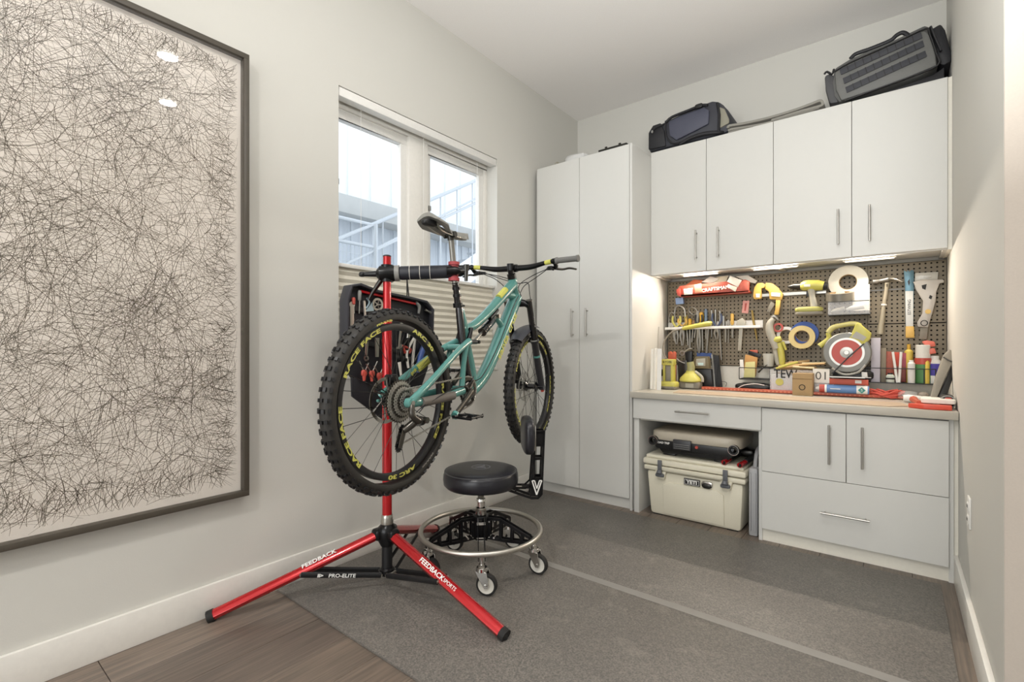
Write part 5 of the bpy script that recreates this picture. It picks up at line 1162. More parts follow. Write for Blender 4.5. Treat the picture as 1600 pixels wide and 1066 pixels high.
part('case', BLACK, t, lambda b: plate(b, [(1085, 576), (1113, 577), (1116, 604), (1090, 604)], y3, .06), .004); part('battery_pack', mat('bronze_pack', '#6d6248', .5), t, lambda b: plate(b, [(1085, 562), (1089, 557), (1108, 557), (1110, 576), (1086, 576)], y3-.02, .05), .005); part('front_panel', PGRY, t, lambda b: plate(b, [(1088, 561), (1102, 560), (1102, 572), (1087, 572)], y3-.047, .004), .001); part('display', mat('display_cyan', '#c8dede', .3), t, lambda b: plate(b, [(1090, 567), (1099, 567), (1099, 571), (1091, 571)], y3-.05, .002))
t = thing('tablet', 'black tablet with a silver edge leaning against the pegboard', 'tablet', tuple(base(1120, 3.54)))
def slab(b, L0, y0, y1_, th):
    n = len(L0); b.add([tuple(Q(px, py, (y0 if py > 590 else y1_))) for px, py in L0]+[tuple(Q(px, py, (y0 if py > 590 else y1_))+Vector((0, th, 0))) for px, py in L0], [tuple(range(n)), tuple(range(n, 2*n))]+[(i, (i+1) % n, n+(i+1) % n, n+i) for i in range(n)])
part('screen', FGLOSS, t, lambda b: slab(b, [(1117, 605), (1113, 554), (1123, 556), (1129, 605)], 3.50, 3.55, .006)); part('edge', SILV, t, lambda b: slab(b, [(1115, 605), (1111, 554), (1113.5, 554), (1117.5, 605)], 3.495, 3.545, .008))
one('blue_card', 'blue card standing behind the battery charger', 'card', BLUE, lambda b: plate(b, [(1089, 551), (1112, 552), (1112, 560), (1089, 560)], 3.57, .004))
one('wire_glasses', 'thin black wire loop lying right of the tablet', 'glasses', BLACK, lambda b: b.tube([base(1123, 3.44)+Vector((0, 0, .004)), Q(1128, 597, 3.42), Q(1135, 598, 3.42), Q(1134, 604, 3.40)], .0018, 6, sm=5))
# red drilled straight edge in two lengths
t = thing('straight_edge', 'long orange-red drilled metal strip along the back of the worktop', 'strip', (-.6, 3.4, TZ))
pa, pb = Vector((-1.03, 3.36, 0)), Vector((.05, 3.42, 0)); d = (pb-pa).normalized(); nn = Vector((-d.y, d.x, 0)); Ms = Matrix((d, nn, (0, 0, 1))).transposed().to_4x4(); Ms.translation = Vector((pa.x, pa.y, TZ)); Lg = (pb-pa).length
part('strip', ORNG, t, lambda b: b.box(0, Lg, 0, .045, .004, .020, Ms), .001)
part('hole_print', mat('pale_orange', '#d98a6a', .5), t, lambda b: [b.box(k*.022+.006, k*.022+.014, -.0006, 0, .008, .015, Ms) for k in range(int(Lg/.022))])
# wire baskets
def basket(lab, pxa, pxb, zb, y0, y1_, h=.075, n=1, posts=()):
    o = thing('wire_basket', lab, 'basket', tuple(Q((pxa+pxb)/2, 600, y0))); xa, xb = Q(pxa, 590, y0).x, Q(pxb, 590, y0).x; r = .0025
    def w(b):
        for z_ in (zb, zb+h): b.tube([(xa, y0, z_), (xb, y0, z_), (xb, y1_, z_), (xa, y1_, z_)], r, 6, closed=True)
        for x_ in (xa, xb)+tuple(Q(p_, 590, y0).x for p_ in posts): b.tube([(x_, y0, zb), (x_, y0, zb+h)], r, 6)
    part('wire_frame', BLACK, o, w); part('base', DARKST, o, lambda b: b.box(xa, xb, y0, y1_, zb-.004, zb-.001)); return xa, xb
zB1 = .862
basket('black wire basket on the left side of the board, full of packets', 1155, 1203, zB1, 3.47, 3.595)
one('tool_roll', 'black cloth bundle with cords under the left wire basket', 'bundle', BLACK, lambda b: b.soft((-.73, 3.50, TZ+.026), (.24, .12, .05), .6, jit=.002)); one('charging_cable', 'thin white cable lying over the black bundle', 'cable', WHITE, lambda b: b.tube([Vector((-.83, 3.43, TZ+.004)), Vector((-.79, 3.425, TZ+.035)), Vector((-.72, 3.42, TZ+.052)), Vector((-.66, 3.43, TZ+.045))], .0025, 6, sm=5))
y4 = 3.52
for L, m, lab, y_ in (([(1163, 566), (1165, 554), (1184, 559), (1181, 588), (1162, 588)], mat('orange_tan_pack', '#b98a50', .6), 'orange-tan packet in the left wire basket', 3.52), ([(1162, 590), (1165, 566), (1180, 565), (1180, 590)], mat('white_yellow_pack', '#cfc98a', .5), 'pale yellow printed packet at the front of the left basket', 3.50), ([(1170, 548), (1190, 554), (1187, 560), (1169, 553)], BLACK, 'black and white card on top of the orange packet', 3.535), ([(1172, 547), (1184, 547), (1184, 553), (1171, 551)], ORNG, 'orange card corner behind the black card', 3.55), ([(1156, 562), (1161, 562), (1164, 590), (1157, 590)], WHITE, 'white tube end at the left corner of the basket', 3.51)):
    one('packet', lab, 'packet', m, lambda b, L=L, y_=y_: plate(b, L, y_, .008), .001, 'packets in the left wire basket')
one('clip_cup', 'clear plastic cup of clips in the right half of the left basket', 'cup', mat('cloudy_plastic', '#b5b3aa', .3), lambda b: b.lathe([(.02, 0), (.028, .002), (.035, .08), (.034, .085), (.030, .083)], 20, T(*Q(1201, 573, 3.53)))); one('grey_clip', 'grey metal clip leaning out of the left basket', 'clip', DARKST, lambda b: b.tube([Q(1185, 582, 3.5), Q(1192, 575, 3.5), Q(1199, 570, 3.5)], [.012, .010, .005], 8, flat=.5))
# clear tub with shims, number box
t = thing('storage_tub', 'clear plastic tub with dark lettering and a yellow badge, full of shims', 'tub', tuple(base(1220, 3.47)))
x0, x1 = base(1203, 3.43).x, base(1296, 3.43).x
for nm, q in (('front', (x0, x1, 3.43, 3.433)), ('side', (x0, x0+.003, 3.433, 3.58)), ('side', (x1-.003, x1, 3.433, 3.58))): part(nm, CLEAR, t, lambda b, q=q: b.box(*q, TZ+.002, TZ+.148))
part('liner', mat('pale_liner', '#c9c8c4', .6), t, lambda b: b.box(x0+.006, x1-.006, 3.44, 3.575, TZ+.002, TZ+.112))
p = Q(1227, 585, 3.4285); text('lettering', 'TEW', .075, FY(*p), INKB, t, .0003, .8, .0008); part('badge', OLIVE, t, lambda b: b.lathe([(0, 0), (.022, 0), (.022, .002), (0, .002)], 20, T(*Q(1218, 597, 3.428)) @ Rx(90)))
part('number_card', PAPER, t, lambda b: plate(b, [(1270, 576), (1296, 577), (1296, 599), (1270, 598)], 3.427, .002)); p = Q(1284, 588, 3.425); text('lettering', '01', .068, FY(*p), mat('grey_number', '#5a5650', .6), t, .0003, 1.0)
rr = random.Random(5)
for k in range(24):
    px = 1212+rr.random()*50; py = 579-rr.random()*12; L_ = .09+rr.random()*.08; a = rr.uniform(-.22, .30); c_ = Q(px, py, 3.45+.11*rr.random()); dv = Vector((math.cos(a)*L_, rr.uniform(-.02, .02), math.sin(a)*L_*.4))
    c_.x = min(max(c_.x, x0+.02), x1-.15); c_.z = TZ+.118+.0032*k
    tag(MB().tube([c_, c_+dv], [.015, .014], 4, up=(0, 0, 1), flat=.5).build('wood_shim', WOOD if k % 3 else mat('ivory_shim_%d' % k, '#dccfa8', .6)), 'thin pale wooden shim in the heap on the clear tub', 'shim', 'wooden shims heaped on the clear tub')
one('utility_knife', 'lime yellow utility knife lying on the heap of shims', 'knife', OLIVE, lambda b: b.tube([Q(1213, 576, 3.43), Q(1222, 573, 3.43), Q(1235, 569, 3.43), Q(1247, 566, 3.43)], [.008, .013, .012, .008], 8, sm=3, flat=.7))
t = thing('kraft_box', 'brown cardboard box with a dark ring printed on its front', 'box', tuple(base(1253, 3.36)))
xa, xb = base(1238, 3.33).x, base(1269, 3.33).x
part('box', TAN, t, lambda b: b.box(xa, xb, 3.33, 3.42, TZ, TZ+.132), .001); part('lid_line', mat('dark_kraft', '#7d6544', .8), t, lambda b: b.box(xa-.0005, xb+.0005, 3.3285, 3.33, TZ+.098, TZ+.101))
part('ring_print', INKB, t, lambda b: b.ring([(.013, 0), (.017, 0), (.017, .001), (.013, .001)], 28, T((xa+xb)/2, 3.3285, TZ+.050) @ Rx(90)))
# caulk cartridge
t = thing('sealant_cartridge', 'blue and white sealant cartridge with a red end lying on the worktop', 'cartridge', tuple(base(1325, 3.44)))
a, b_ = Vector((base(1279, 3.39).x, 3.39, TZ+.045)), Vector((base(1358, 3.40).x, 3.40, TZ+.045)); d = b_-a
part('tube', mat('sealant_blue', '#5b7fb0', .4), t, lambda b: b.tube([a+d*.16, b_], .024, 20)); part('red_band', REDP, t, lambda b: b.tube([a+d*.02, a+d*.13], .0235, 20)); part('white_band', WHITE, t, lambda b: b.tube([a+d*.13, a+d*.17], .0242, 20)); part('label', WHITE, t, lambda b: b.tube([a+d*.76, a+d*.97], .0244, 20)); part('stripe', WHITE, t, lambda b: b.box(a.x+.06, a.x+.11, a.y-.0248, a.y-.0238, a.z-.0, a.z+.004)); part('nozzle', WHITE, t, lambda b: b.tube([a-d*.06, a+d*.02], [.006, .014], 12))
p = a+d*.865; part('diamond', mat('teal_print', '#2c7f78', .5), t, lambda b: b.add([(p.x-.018, p.y-.0256, p.z), (p.x, p.y-.0256, p.z-.018), (p.x+.018, p.y-.0256, p.z), (p.x, p.y-.0256, p.z+.018)], [(0, 1, 2, 3)])); text('lettering', 'S', .020, FY(p.x, p.y-.0262, p.z), WHITE, t, .0002)
# orange tray with parts
t = thing('parts_tray', 'low orange-red tray in front of the circular saw', 'tray', tuple(base(1325, 3.44)))
xa, xb = base(1296, 3.43).x, base(1357, 3.43).x
part('front', mat('salmon_orange', '#d0604a', .5), t, lambda b: b.box(xa, xb, 3.425, 3.43, TZ+.072, TZ+.103), .001); part('tray', ORNG, t, lambda b: b.box(xa, xb, 3.43, 3.55, TZ+.069, TZ+.076)); part('rail', SILV, t, lambda b: b.tube([(xa, 3.425, TZ+.115), (xa+.2, 3.425, TZ+.115)], .003, 6)); part('label', WHITE, t, lambda b: b.box(xa+.125, xa+.155, 3.423, 3.425, TZ+.080, TZ+.098)); part('tray_foot', DARKST, t, lambda b: b.box(xa+.02, xb-.02, 3.46, 3.54, TZ, TZ+.069))
one('small_square_box', 'small white box at the right end of the orange tray', 'box', WHITE, lambda b: plate(b, [(1346, 581), (1355, 582), (1356, 591), (1347, 591)], 3.45, .03), .001); one('black_case', 'black tool case lying under the circular saw', 'case', BLACK, lambda b: b.soft((xa+.11, 3.51, TZ+.125), (.20, .09, .05), .4)); one('name_tag', 'small cream tag on the black case below the saw', 'tag', mat('cream_tag', '#d6cba6', .6), lambda b: plate(b, [(1329, 581), (1342, 578), (1344, 583), (1331, 586)], 3.455, .004))
# tall box and right basket
zB2 = .872
basket('long black wire basket on the right side of the board, full of cans and bottles', 1353, 1462, zB2, 3.48, 3.595, .082, posts=(1444,))
one('grey_strip_box', 'tall pale lilac cardboard box with grey windows, left end of the long basket', 'box', mat('lilac_box', '#bbb6bf', .5), lambda b: plate(b, [(1361, 528), (1376, 528), (1375, 598), (1361, 598)], 3.52, .03), .001)
for z_, L in enumerate(([(1364, 535), (1370, 535), (1370, 546), (1364, 546)], [(1364, 553), (1371, 553), (1371, 568), (1364, 568)], [(1364, 580), (1370, 580), (1370, 592), (1364, 592)])): pass
one('brown_box', 'narrow grey-brown box behind the tall lilac box', 'box', mat('grey_brown_box', '#857a68', .6), lambda b: plate(b, [(1376, 544), (1385, 544), (1384, 597), (1376, 597)], 3.55, .03), .001)
def bottle(name, lab, px, top, R, m, capm, caph=.02, y=3.54, zb=zB2, cat='bottle', band=None, capr=.6):
    o = thing(name, lab, cat, (Q(px, 580, y).x, y, zb), 0, 'bottles and cans in the long basket'); X_ = Q(px, 580, y).x; zt = Q(px, top, y).z; h = zt-zb
    part('body', m, o, lambda b: b.lathe([(R*.9, 0), (R, .004), (R, h-caph-R*.5), (R*capr, h-caph)], 20, T(X_, y, zb))); part('cap', capm, o, lambda b: b.lathe([(R*capr, h-caph), (R*capr*1.02, h-.003), (R*capr*.9, h), (0, h)], 20, T(X_, y, zb)))
    if band: part('band', band[0], o, lambda b: b.lathe([(R+.0006, h*band[1]), (R+.0006, h*band[2])], 20, T(X_, y, zb)))
    return o
bottle('spray_can', 'green can with a red band and tall white cap in the long basket', 1442, 539, .036, GREEN, mat('off_white_cap', '#d9d7d0', .45), .075, 3.53, cat='can', band=(REDP, .50, .66), capr=.88)
bottle('white_bottle', 'white tube with a slanted top left of the green can', 1424, 563, .017, WHITE, WHITE, .01, 3.505)
bottle('yellow_bottle', 'small yellow bottle with an orange tip behind the white tube', 1420, 538, .020, mat('soft_yellow', '#dcc25a', .45), AMB, .03, 3.57, capr=.4)
bottle('label_bottle', 'small white bottle with dark print at the front of the long basket', 1391, 583, .020, mat('pale_green_white', '#c9d0c4', .5, var=.2, vscale=90), BLACK, .008, 3.50, band=(INKB, .35, .5))
for px, tp, m, lab, y_, L in ((1390, 549, mat('red_brown_pack', '#a3503c', .5, var=.3, vscale=60), 'red and white printed packet, left one in the long basket', 3.56, 7), (1401, 550, mat('red_pack', '#c4472f', .5, var=.2, vscale=50), 'red packet in the middle of the long basket', 3.57, 8), (1411, 551, mat('violet_red_pack', '#a0485a', .5, var=.3, vscale=60), 'violet and red packet right of the red one', 3.56, 6), (1406, 572, mat('dark_red_pack', '#7e4038', .5, var=.3, vscale=70), 'dark red packet low in the long basket', 3.53, 9)):
    one('packet', lab, 'packet', m, lambda b, px=px, tp=tp, y_=y_, L=L: plate(b, [(px-L, tp), (px+L, tp+1), (px+L, 597), (px-L, 597)], y_, .012), .001, 'packets in the long basket')
for px, lab, ln in ((1398, 'white pen leaning to the left in the long basket', 6), (1406, 'white pen leaning to the right in the long basket', -4)): one('pen', lab, 'pen', WHITE, lambda b, px=px, ln=ln: b.tube([Q(px-ln/2, 550, 3.52), Q(px+ln/2+1, 598, 3.50)], .0065, 8), 0, 'pens in the long basket')
o = bottle('spray_bottle', 'white spray bottle with purple label and red trigger in the long basket', 1460, 556, .036, WHITE, WHITE, .02, 3.545, band=(mat('purple_label', '#4a3fa0', .5), .30, .72), capr=.55)
part('trigger_head', mat('coral_plastic', '#d9705f', .4), o, lambda b: (plate(b, [(1440, 534), (1447, 532), (1460, 534), (1462, 541), (1448, 543)], 3.54, .035), plate(b, [(1449, 545), (1460, 544), (1463, 552), (1452, 554)], 3.53, .03)), .004)
one('yellow_strip_bottle', 'thin bottle with a yellow label squeezed beside the spray bottle', 'bottle', mat('yellow_label2', '#d7b94c', .5), lambda b: b.lathe([(.012, 0), (.012, .12), (.006, .13), (.006, .14)], 14, T(Q(1448, 590, 3.51).x, 3.505, zB2)), 0, 'bottles and cans in the long basket')
# cord bundle
cb = MB(); rr = random.Random(9)
for k in range(9):
    cx, cy_, cz = -.045+rr.uniform(-.015, .015), 3.44+rr.uniform(-.02, .02), TZ+.030+rr.uniform(-.012, .016); A_ = rr.uniform(.045, .085); Bq = rr.uniform(.015, .03); ph = rr.uniform(0, PI)
    cb.tube([(cx+A_*math.cos(j*PI/6), cy_+Bq*math.sin(j*PI/6), cz+.014*math.sin(2*j*PI/6+ph)) for j in range(12)], .0045, 6, closed=True)
tag(cb.build('cord_bundle', mat('coral_cord', '#cf5546', .6)), 'coiled coral-red cord bundle right of the sealant cartridge', 'cord')
one('white_wax_tube', 'white tube lying at the right of the cord bundle', 'tube', WHITE, lambda b: b.tube([Vector((.03, 3.27, TZ+.022)), Vector((.05, 3.27, TZ+.022)), Vector((.10, 3.265, TZ+.020)), Vector((.125, 3.262, TZ+.014))], [.016, .020, .018, .008], 14)); one('plastic_dome', 'small clear dome lying behind the white tube', 'cap', CLEAR, lambda b: b.soft((.05, 3.42, TZ+.026), (.09, .06, .05), .8)); one('grey_dome', 'small grey-brown dome right of the clear dome', 'cap', mat('taupe', '#94897d', .5), lambda b: b.soft((.115, 3.42, TZ+.024), (.05, .05, .048), .8))
t = thing('multi_tool', 'red and orange flat tool lying at the right end of the worktop', 'tool', (.15, 3.02, TZ))
part('body', mat('vermilion', '#d4503c', .4), t, lambda b: b.prism([(.045, 3.0), (.10, 2.96), (.20, 2.965), (.20, 3.02), (.10, 3.05)], TZ+.001, TZ+.022), .003); part('neck', ORNG, t, lambda b: b.tube([(.09, 3.03, TZ+.02), (.078, 3.12, TZ+.022), (.07, 3.2, TZ+.024)], [.015, .014, .018], 8, sm=3))
one('sanding_sponge', 'white flat sanding sponge lying on the red tool', 'sponge', PAPER, lambda b: b.soft((.155, 3.06, TZ+.036), (.125, .10, .024), .25)); one('folded_card', 'white folded card lying behind the sanding sponge', 'card', PAPER, lambda b: b.soft((.135, 3.20, TZ+.03), (.07, .10, .02), .3))
t = thing('zip_pouch', 'grey canvas zip pouch leaning in the right corner of the worktop', 'pouch', (.175, 3.3, TZ))
CANV = mat('grey_canvas', '#8c867a', .7, bump=.3, bscale=90)
def lean(b, L, y0, y1_, th):
    n = len(L); zs_ = [p_[1] for p_ in L]; lo, hi = min(zs_), max(zs_)
    f_ = lambda z_: y0+(y1_-y0)*(z_-lo)/(hi-lo)
    b.add([(x, f_(z), z) for x, z in L]+[(x, f_(z)+th, z) for x, z in L], [tuple(range(n)), tuple(range(n, 2*n))]+[(i, (i+1) % n, n+(i+1) % n, n+i) for i in range(n)])
def PL(L, y): return [(Q(a, c, y).x, Q(a, c, y).z) for a, c in L]
part('front_panel', CANV, t, lambda b: lean(b, PL([(1452, 618), (1461, 588), (1474, 556), (1484, 546), (1491, 549), (1489, 566), (1476, 590), (1466, 612), (1461, 622)], 3.30), 3.20, 3.34, .02), .006)
part('side_panel', mat('black_nylon', '#232323', .5), t, lambda b: lean(b, PL([(1461, 622), (1466, 612), (1478, 590), (1490, 564), (1493.5, 560), (1493.5, 578), (1484, 602), (1477, 618), (1468, 624)], 3.30), 3.215, 3.35, .02), .006); part('zip', mat('grey_zip', '#55524d', .5), t, lambda b: b.tube([Q(1474, 558, 3.30), Q(1482, 563, 3.30), Q(1490, 566, 3.30)], .0035, 6))
t = thing('tape_measure', 'black and red tape measure at the right end of the worktop', 'tape measure', (.19, 3.06, TZ)); part('case', BLACK, t, lambda b: b.soft((.190, 3.09, TZ+.032), (.048, .09, .064), .4)); part('red_face', REDP, t, lambda b: b.soft((.192, 3.045, TZ+.032), (.026, .012, .045), .4)); part('trim', GREY, t, lambda b: b.ring([(.026, -.003), (.031, -.003), (.031, .003), (.026, .003)], 20, T(.190, 3.05, TZ+.033) @ Rx(90)))

# ------------------------------------------------------------------ knee hole: cooler, grill, folded stand, grey case
CO = mat('cream_rotomoulded', '#dcd6c2', .5, bump=.15, bscale=180); x0, x1 = -1.278, -.672; yf, ybk = 2.985, 3.38
t = thing('cooler', 'large cream hard cooler with a YETI badge standing under the desk', 'cooler', ((x0+x1)/2, 3.18, .0))
def cbx(b, xa, xb, ya, yb_, za, zb, tx=.0, ty=.0):
    b.add([(xa+tx, ya+ty, za), (xb-tx, ya+ty, za), (xb-tx, yb_-ty, za), (xa+tx, yb_-ty, za), (xa, ya, zb), (xb, ya, zb), (xb, yb_, zb), (xa, yb_, zb)], [(0, 3, 2, 1), (4, 5, 6, 7), (0, 1, 5, 4), (1, 2, 6, 5), (2, 3, 7, 6), (3, 0, 4, 7)])
part('body', CO, t, lambda b: cbx(b, x0+.012, x1-.012, yf+.012, ybk, .0, .285, .018, .02), .022)
part('front_panel', CO, t, lambda b: b.add([(x0+.12, yf+.022, .02), (x1-.12, yf+.022, .02), (x1-.12, yf+.012, .20), (x1-.16, yf+.008, .225), (x0+.16, yf+.008, .225), (x0+.12, yf+.012, .20), (x0+.12, yf+.05, .02), (x1-.12, yf+.05, .02), (x1-.12, yf+.05, .20), (x1-.16, yf+.05, .225), (x0+.16, yf+.05, .225), (x0+.12, yf+.05, .20)], [(0, 1, 2, 3, 4, 5), (0, 6, 7, 1), (1, 7, 8, 2), (2, 8, 9, 3), (3, 9, 10, 4), (4, 10, 11, 5), (5, 11, 6, 0)]), .004)
part('rim', CO, t, lambda b: (cbx(b, x0, x1, yf, ybk+.01, .288, .318),), .008); part('lid', CO, t, lambda b: (cbx(b, x0-.004, x1+.004, yf-.006, ybk+.012, .325, .362), cbx(b, x0+.01, x1-.01, yf+.01, ybk, .362, .385)), .010)
part('handle_lip', CO, t, lambda b: b.prism([(-.21, .322), (-.175, .300), (.175, .300), (.21, .322)], yf-.018, yf+.004, T((x0+x1)/2, 0, 0) @ XZ), .004)
for xx in (-1.165, -.775):
    lt = part('latch', mat('grey_rubber_latch', '#5c5e62', .5), t, lambda b: (b.box(xx-.013, xx+.013, yf-.024, yf-.016, .285, .362), b.tube([(xx, yf-.024, .30), (xx, yf-.030, .28)], [.014, .02], 10), b.soft((xx, yf-.018, .268), (.055, .022, .022), .5)), .002)
    part('latch_socket', CO, t, lambda b: cbx(b, xx-.035, xx+.035, yf-.008, yf+.02, .24, .29, .012), .004)
bd = part('badge', INKB, t, lambda b: b.box(-1.02, -.925, yf+.001, yf+.009, .232, .270)); part('badge_border', WHITE, t, lambda b: b.box(-1.016, -.929, yf+.0002, yf+.001, .236, .266)); part('badge_face', INKB, t, lambda b: b.box(-1.014, -.931, yf-.0006, yf+.0002, .238, .264))
text('lettering', 'YETI', .028, FY(-.9725, yf-.0014, .251), WHITE, t, .0004, 1.15, .0012)
part('bottle_opener', DARKST, t, lambda b: b.soft((-.885, yf, .245), (.055, .014, .030), .7)); part('opener_plate', CHROME, t, lambda b: b.soft((-.885, yf+.004, .252), (.065, .010, .038), .6))
for xx in (-1.2, -.75): part('foot', RUB, t, lambda b: b.box(xx-.03, xx+.03, 3.02, 3.08, -.0005, .002))
# grill
GC = mat('taupe_enamel', '#b5ac9b', .35); GB = mat('black_enamel', '#1c1c1d', .35)
gx0, gx1, gz = -1.25, -.70, .387; t = thing('portable_grill', 'taupe-lidded portable gas grill lying on the cooler', 'grill', (-.97, 3.2, gz))
part('base', GB, t, lambda b: (cbx(b, gx0+.03, gx1-.03, 3.02, 3.36, gz+.012, gz+.075, .05), b.box(gx0+.08, gx0+.16, 3.03, 3.3, gz-.0005, gz+.013), b.box(gx1-.16, gx1-.08, 3.03, 3.3, gz-.0005, gz+.013)), .008)
part('control_panel', GB, t, lambda b: b.prism([(gx0+.05, gz+.045), (gx1-.05, gz+.045), (gx1-.03, gz+.098), (gx0+.03, gz+.098)], 2.992, 3.03, XZ), .004)
part('lid', GC, t, lambda b: b.soft(((gx0+gx1)/2, 3.20, gz+.118), (gx1-gx0, .40, .085), .32, 32, 14))
for xx in (gx0+.035, gx1-.035): part('side_knob', BLACK, t, lambda b: b.ring([(.016, -.02), (.027, -.02), (.03, .0), (.027, .012), (.019, .012), (.016, 0)], 28, T(xx, 2.99, gz+.092) @ Rx(90))); part('knob_ring', CHROME, t, lambda b: b.ring([(.0275, .008), (.030, .008), (.030, .013), (.0275, .013)], 28, T(xx, 2.99, gz+.092) @ Rx(90)))
part('latch', mat('charcoal_latch', '#37373a', .4), t, lambda b: (b.box(-1.085, -.975, 2.972, 2.992, gz+.055, gz+.115),), .004); part('latch_rib', GREY, t, lambda b: [b.box(-1.078, -.982, 2.970, 2.972, gz+.062+k*.012, gz+.064+k*.012) for k in range(3)])
text('lettering', 'ROAD TRIP', .017, FY(-1.155, 2.991, gz+.082), WHITE, t, .0004, 1.0, .0006); part('igniter', REDP, t, lambda b: b.cyl((-.945, 2.985, gz+.08), (-.945, 2.992, gz+.08), .009, n=14))
# folded red-legged stand
t = thing('folded_stand', 'folded tripod stand with red tube ends lying on the cooler lid', 'stand', (-.76, 3.1, .39))
for xx, yy_ in ((-.79, 2.99), (-.70, 2.975)):
    lg = part('leg', BLACK, t, lambda b: b.tube([(xx+.01, yy_+.08, .403), (xx+.02, yy_+.36, .405)], .017, 12)); 
    q_ = MB().tube([(xx, yy_, .399), (xx+.01, yy_+.08, .403)], .0145, 14).build('red_tube', RED, lg); MB().tube([(xx-.0005, yy_-.001, .399), (xx+.001, yy_+.003, .399)], .0115, 12).build('tube_end', BLACK, lg)
part('hinge', DARKST, t, lambda b: b.soft((-.735, 3.3, .415), (.11, .08, .05), .5))
t = thing('grey_case', 'tall pale grey ribbed plastic case standing right of the cooler', 'case', (-.63, 3.15, 0))
PC = mat('pale_grey_case', '#a3a3a4', .45)
part('shell', PC, t, lambda b: b.box(-.660, -.612, 3.005, 3.40, .0, .385), .010); part('rib', PC, t, lambda b: b.box(-.654, -.646, 2.996, 3.006, .03, .36), .002); part('rib', PC, t, lambda b: b.box(-.628, -.620, 2.998, 3.006, .03, .36), .002); part('carry_handle', PC, t, lambda b: b.tube([(-.636, 3.06, .38), (-.636, 3.07, .42), (-.636, 3.12, .47), (-.636, 3.2, .47), (-.636, 3.25, .38)], .011, 8, sm=4))

# ------------------------------------------------------------------ on top of the cabinets
TOPZ = 2.4435; NYL = mat('charcoal_nylon', '#3a3b42', .65, bump=.3, bscale=140, var=.1, vscale=10); NYLD = mat('dark_nylon', '#1e1e22', .6, bump=.3, bscale=140); GNY = mat('grey_nylon', '#5a5a58', .6, bump=.3, bscale=120, var=.08, vscale=9); WEB = mat('dark_webbing', '#3a3b40', .7)
t = thing('duffel_bag', 'small black duffel bag on the cabinets near the tall cabinet', 'bag', (-1.11, 3.42, TOPZ))
yb0 = 3.31
def QT(px, py, y=3.31): return Q(px, py, y)
def yprism(b, L, y0, y1_): return b.prism([(QT(a, c, y0).x, max(QT(a, c, y0).z, TOPZ+.001)) for a, c in L], y0, y1_, XZ)
part('body', NYL, t, lambda b: yprism(b, [(1012, 238), (1012, 212), (1018, 198), (1036, 190), (1060, 178), (1090, 164), (1112, 156), (1124, 157), (1136, 170), (1142, 186), (1141, 204), (1128, 210)], 3.32, 3.60), .03)
part('front_pocket', mat('slate_nylon', '#4b4d5c', .6, bump=.3, bscale=140), t, lambda b: yprism(b, [(1044, 190), (1062, 181), (1100, 167), (1108, 172), (1107, 193), (1090, 202), (1056, 219), (1046, 212)], 3.303, 3.325), .008)
part('end_panel', NYLD, t, lambda b: yprism(b, [(1013, 234), (1013, 208), (1020, 196), (1032, 192), (1038, 206), (1040, 228)], 3.310, 3.325), .006)
part('side_panel', mat('beige_grey_panel', '#8f8b7c', .7), t, lambda b: yprism(b, [(1124, 167), (1132, 170), (1139, 186), (1139, 192), (1125, 200)], 3.312, 3.325), .004)
part('binding', NYLD, t, lambda b: b.tube([QT(1121, 161), QT(1124, 180), QT(1123, 205)], .014, 8, flat=.6)); part('haul_strap', NYLD, t, lambda b: b.tube([QT(1041, 191, 3.30), QT(1050, 183, 3.30), QT(1075, 173, 3.30), QT(1095, 165, 3.30), QT(1106, 164, 3.30)], .012, 8, sm=3, flat=.7)); part('vertical_strap', NYLD, t, lambda b: b.tube([QT(1040, 189, 3.30), QT(1040, 205, 3.30), QT(1044, 218, 3.30), QT(1056, 224, 3.30), QT(1085, 212, 3.30)], .006, 6, sm=4)); part('buckle', BLACK, t, lambda b: b.soft(tuple(QT(1092, 166, 3.295)), (.05, .02, .03), .5)); part('side_loop', NYLD, t, lambda b: b.tube([QT(1016, 208, 3.3), QT(1026, 199, 3.3), QT(1038, 194, 3.3)], .006, 6, sm=3)); part('buckle', GREY, t, lambda b: b.soft(tuple(QT(1019, 206, 3.295)), (.014, .01, .02), .6))
one('shoulder_strap', 'loose black strap heaped under the small duffel', 'strap', NYLD, lambda b: b.tube([QT(1062, 226, 3.30), QT(1078, 216, 3.295), QT(1100, 209, 3.295), QT(1120, 207, 3.30), QT(1130, 207, 3.33)], [.010, .012, .014, .013, .01], 8, sm=4))
BLK = mat('grey_felt', '#8b8880', .9, bump=.5, bscale=60); t = thing('moving_blanket', 'grey folded moving blanket on the cabinets between the two bags', 'blanket', (-.6, 3.45, TOPZ))
def zx(L, y=3.30): return [(Q(a, c, y).x, max(Q(a, c, y).z, TOPZ+.008)) for a, c in L]
for i, L in enumerate(([(1137, 200), (1140, 196), (1160, 193), (1200, 184), (1240, 172), (1270, 161), (1281, 157), (1285, 160), (1282, 165), (1250, 174), (1205, 188)], [(1137, 204), (1144, 201), (1170, 197), (1200, 193), (1235, 180), (1260, 173), (1280, 167)], [(1137, 207), (1150, 203), (1180, 199), (1215, 188), (1245, 178), (1272, 171)])):
    part('fold', BLK, t, lambda b, L=L, i=i: b.ribbon(zx(L, 3.30), .014, 3.30+.004*i, 3.60, 4, XZ), .003)
t = thing('tactical_duffel', 'large grey tactical duffel bag with rows of webbing at the right end', 'bag', (-.05, 3.42, TOPZ))
yb0 = 3.31
TB = [(1288, 158), (1296, 112), (1308, 102), (1326, 90), (1360, 74), (1420, 52), (1448, 38), (1455, 42), (1462, 70), (1465, 102), (1440, 112), (1310, 160)]
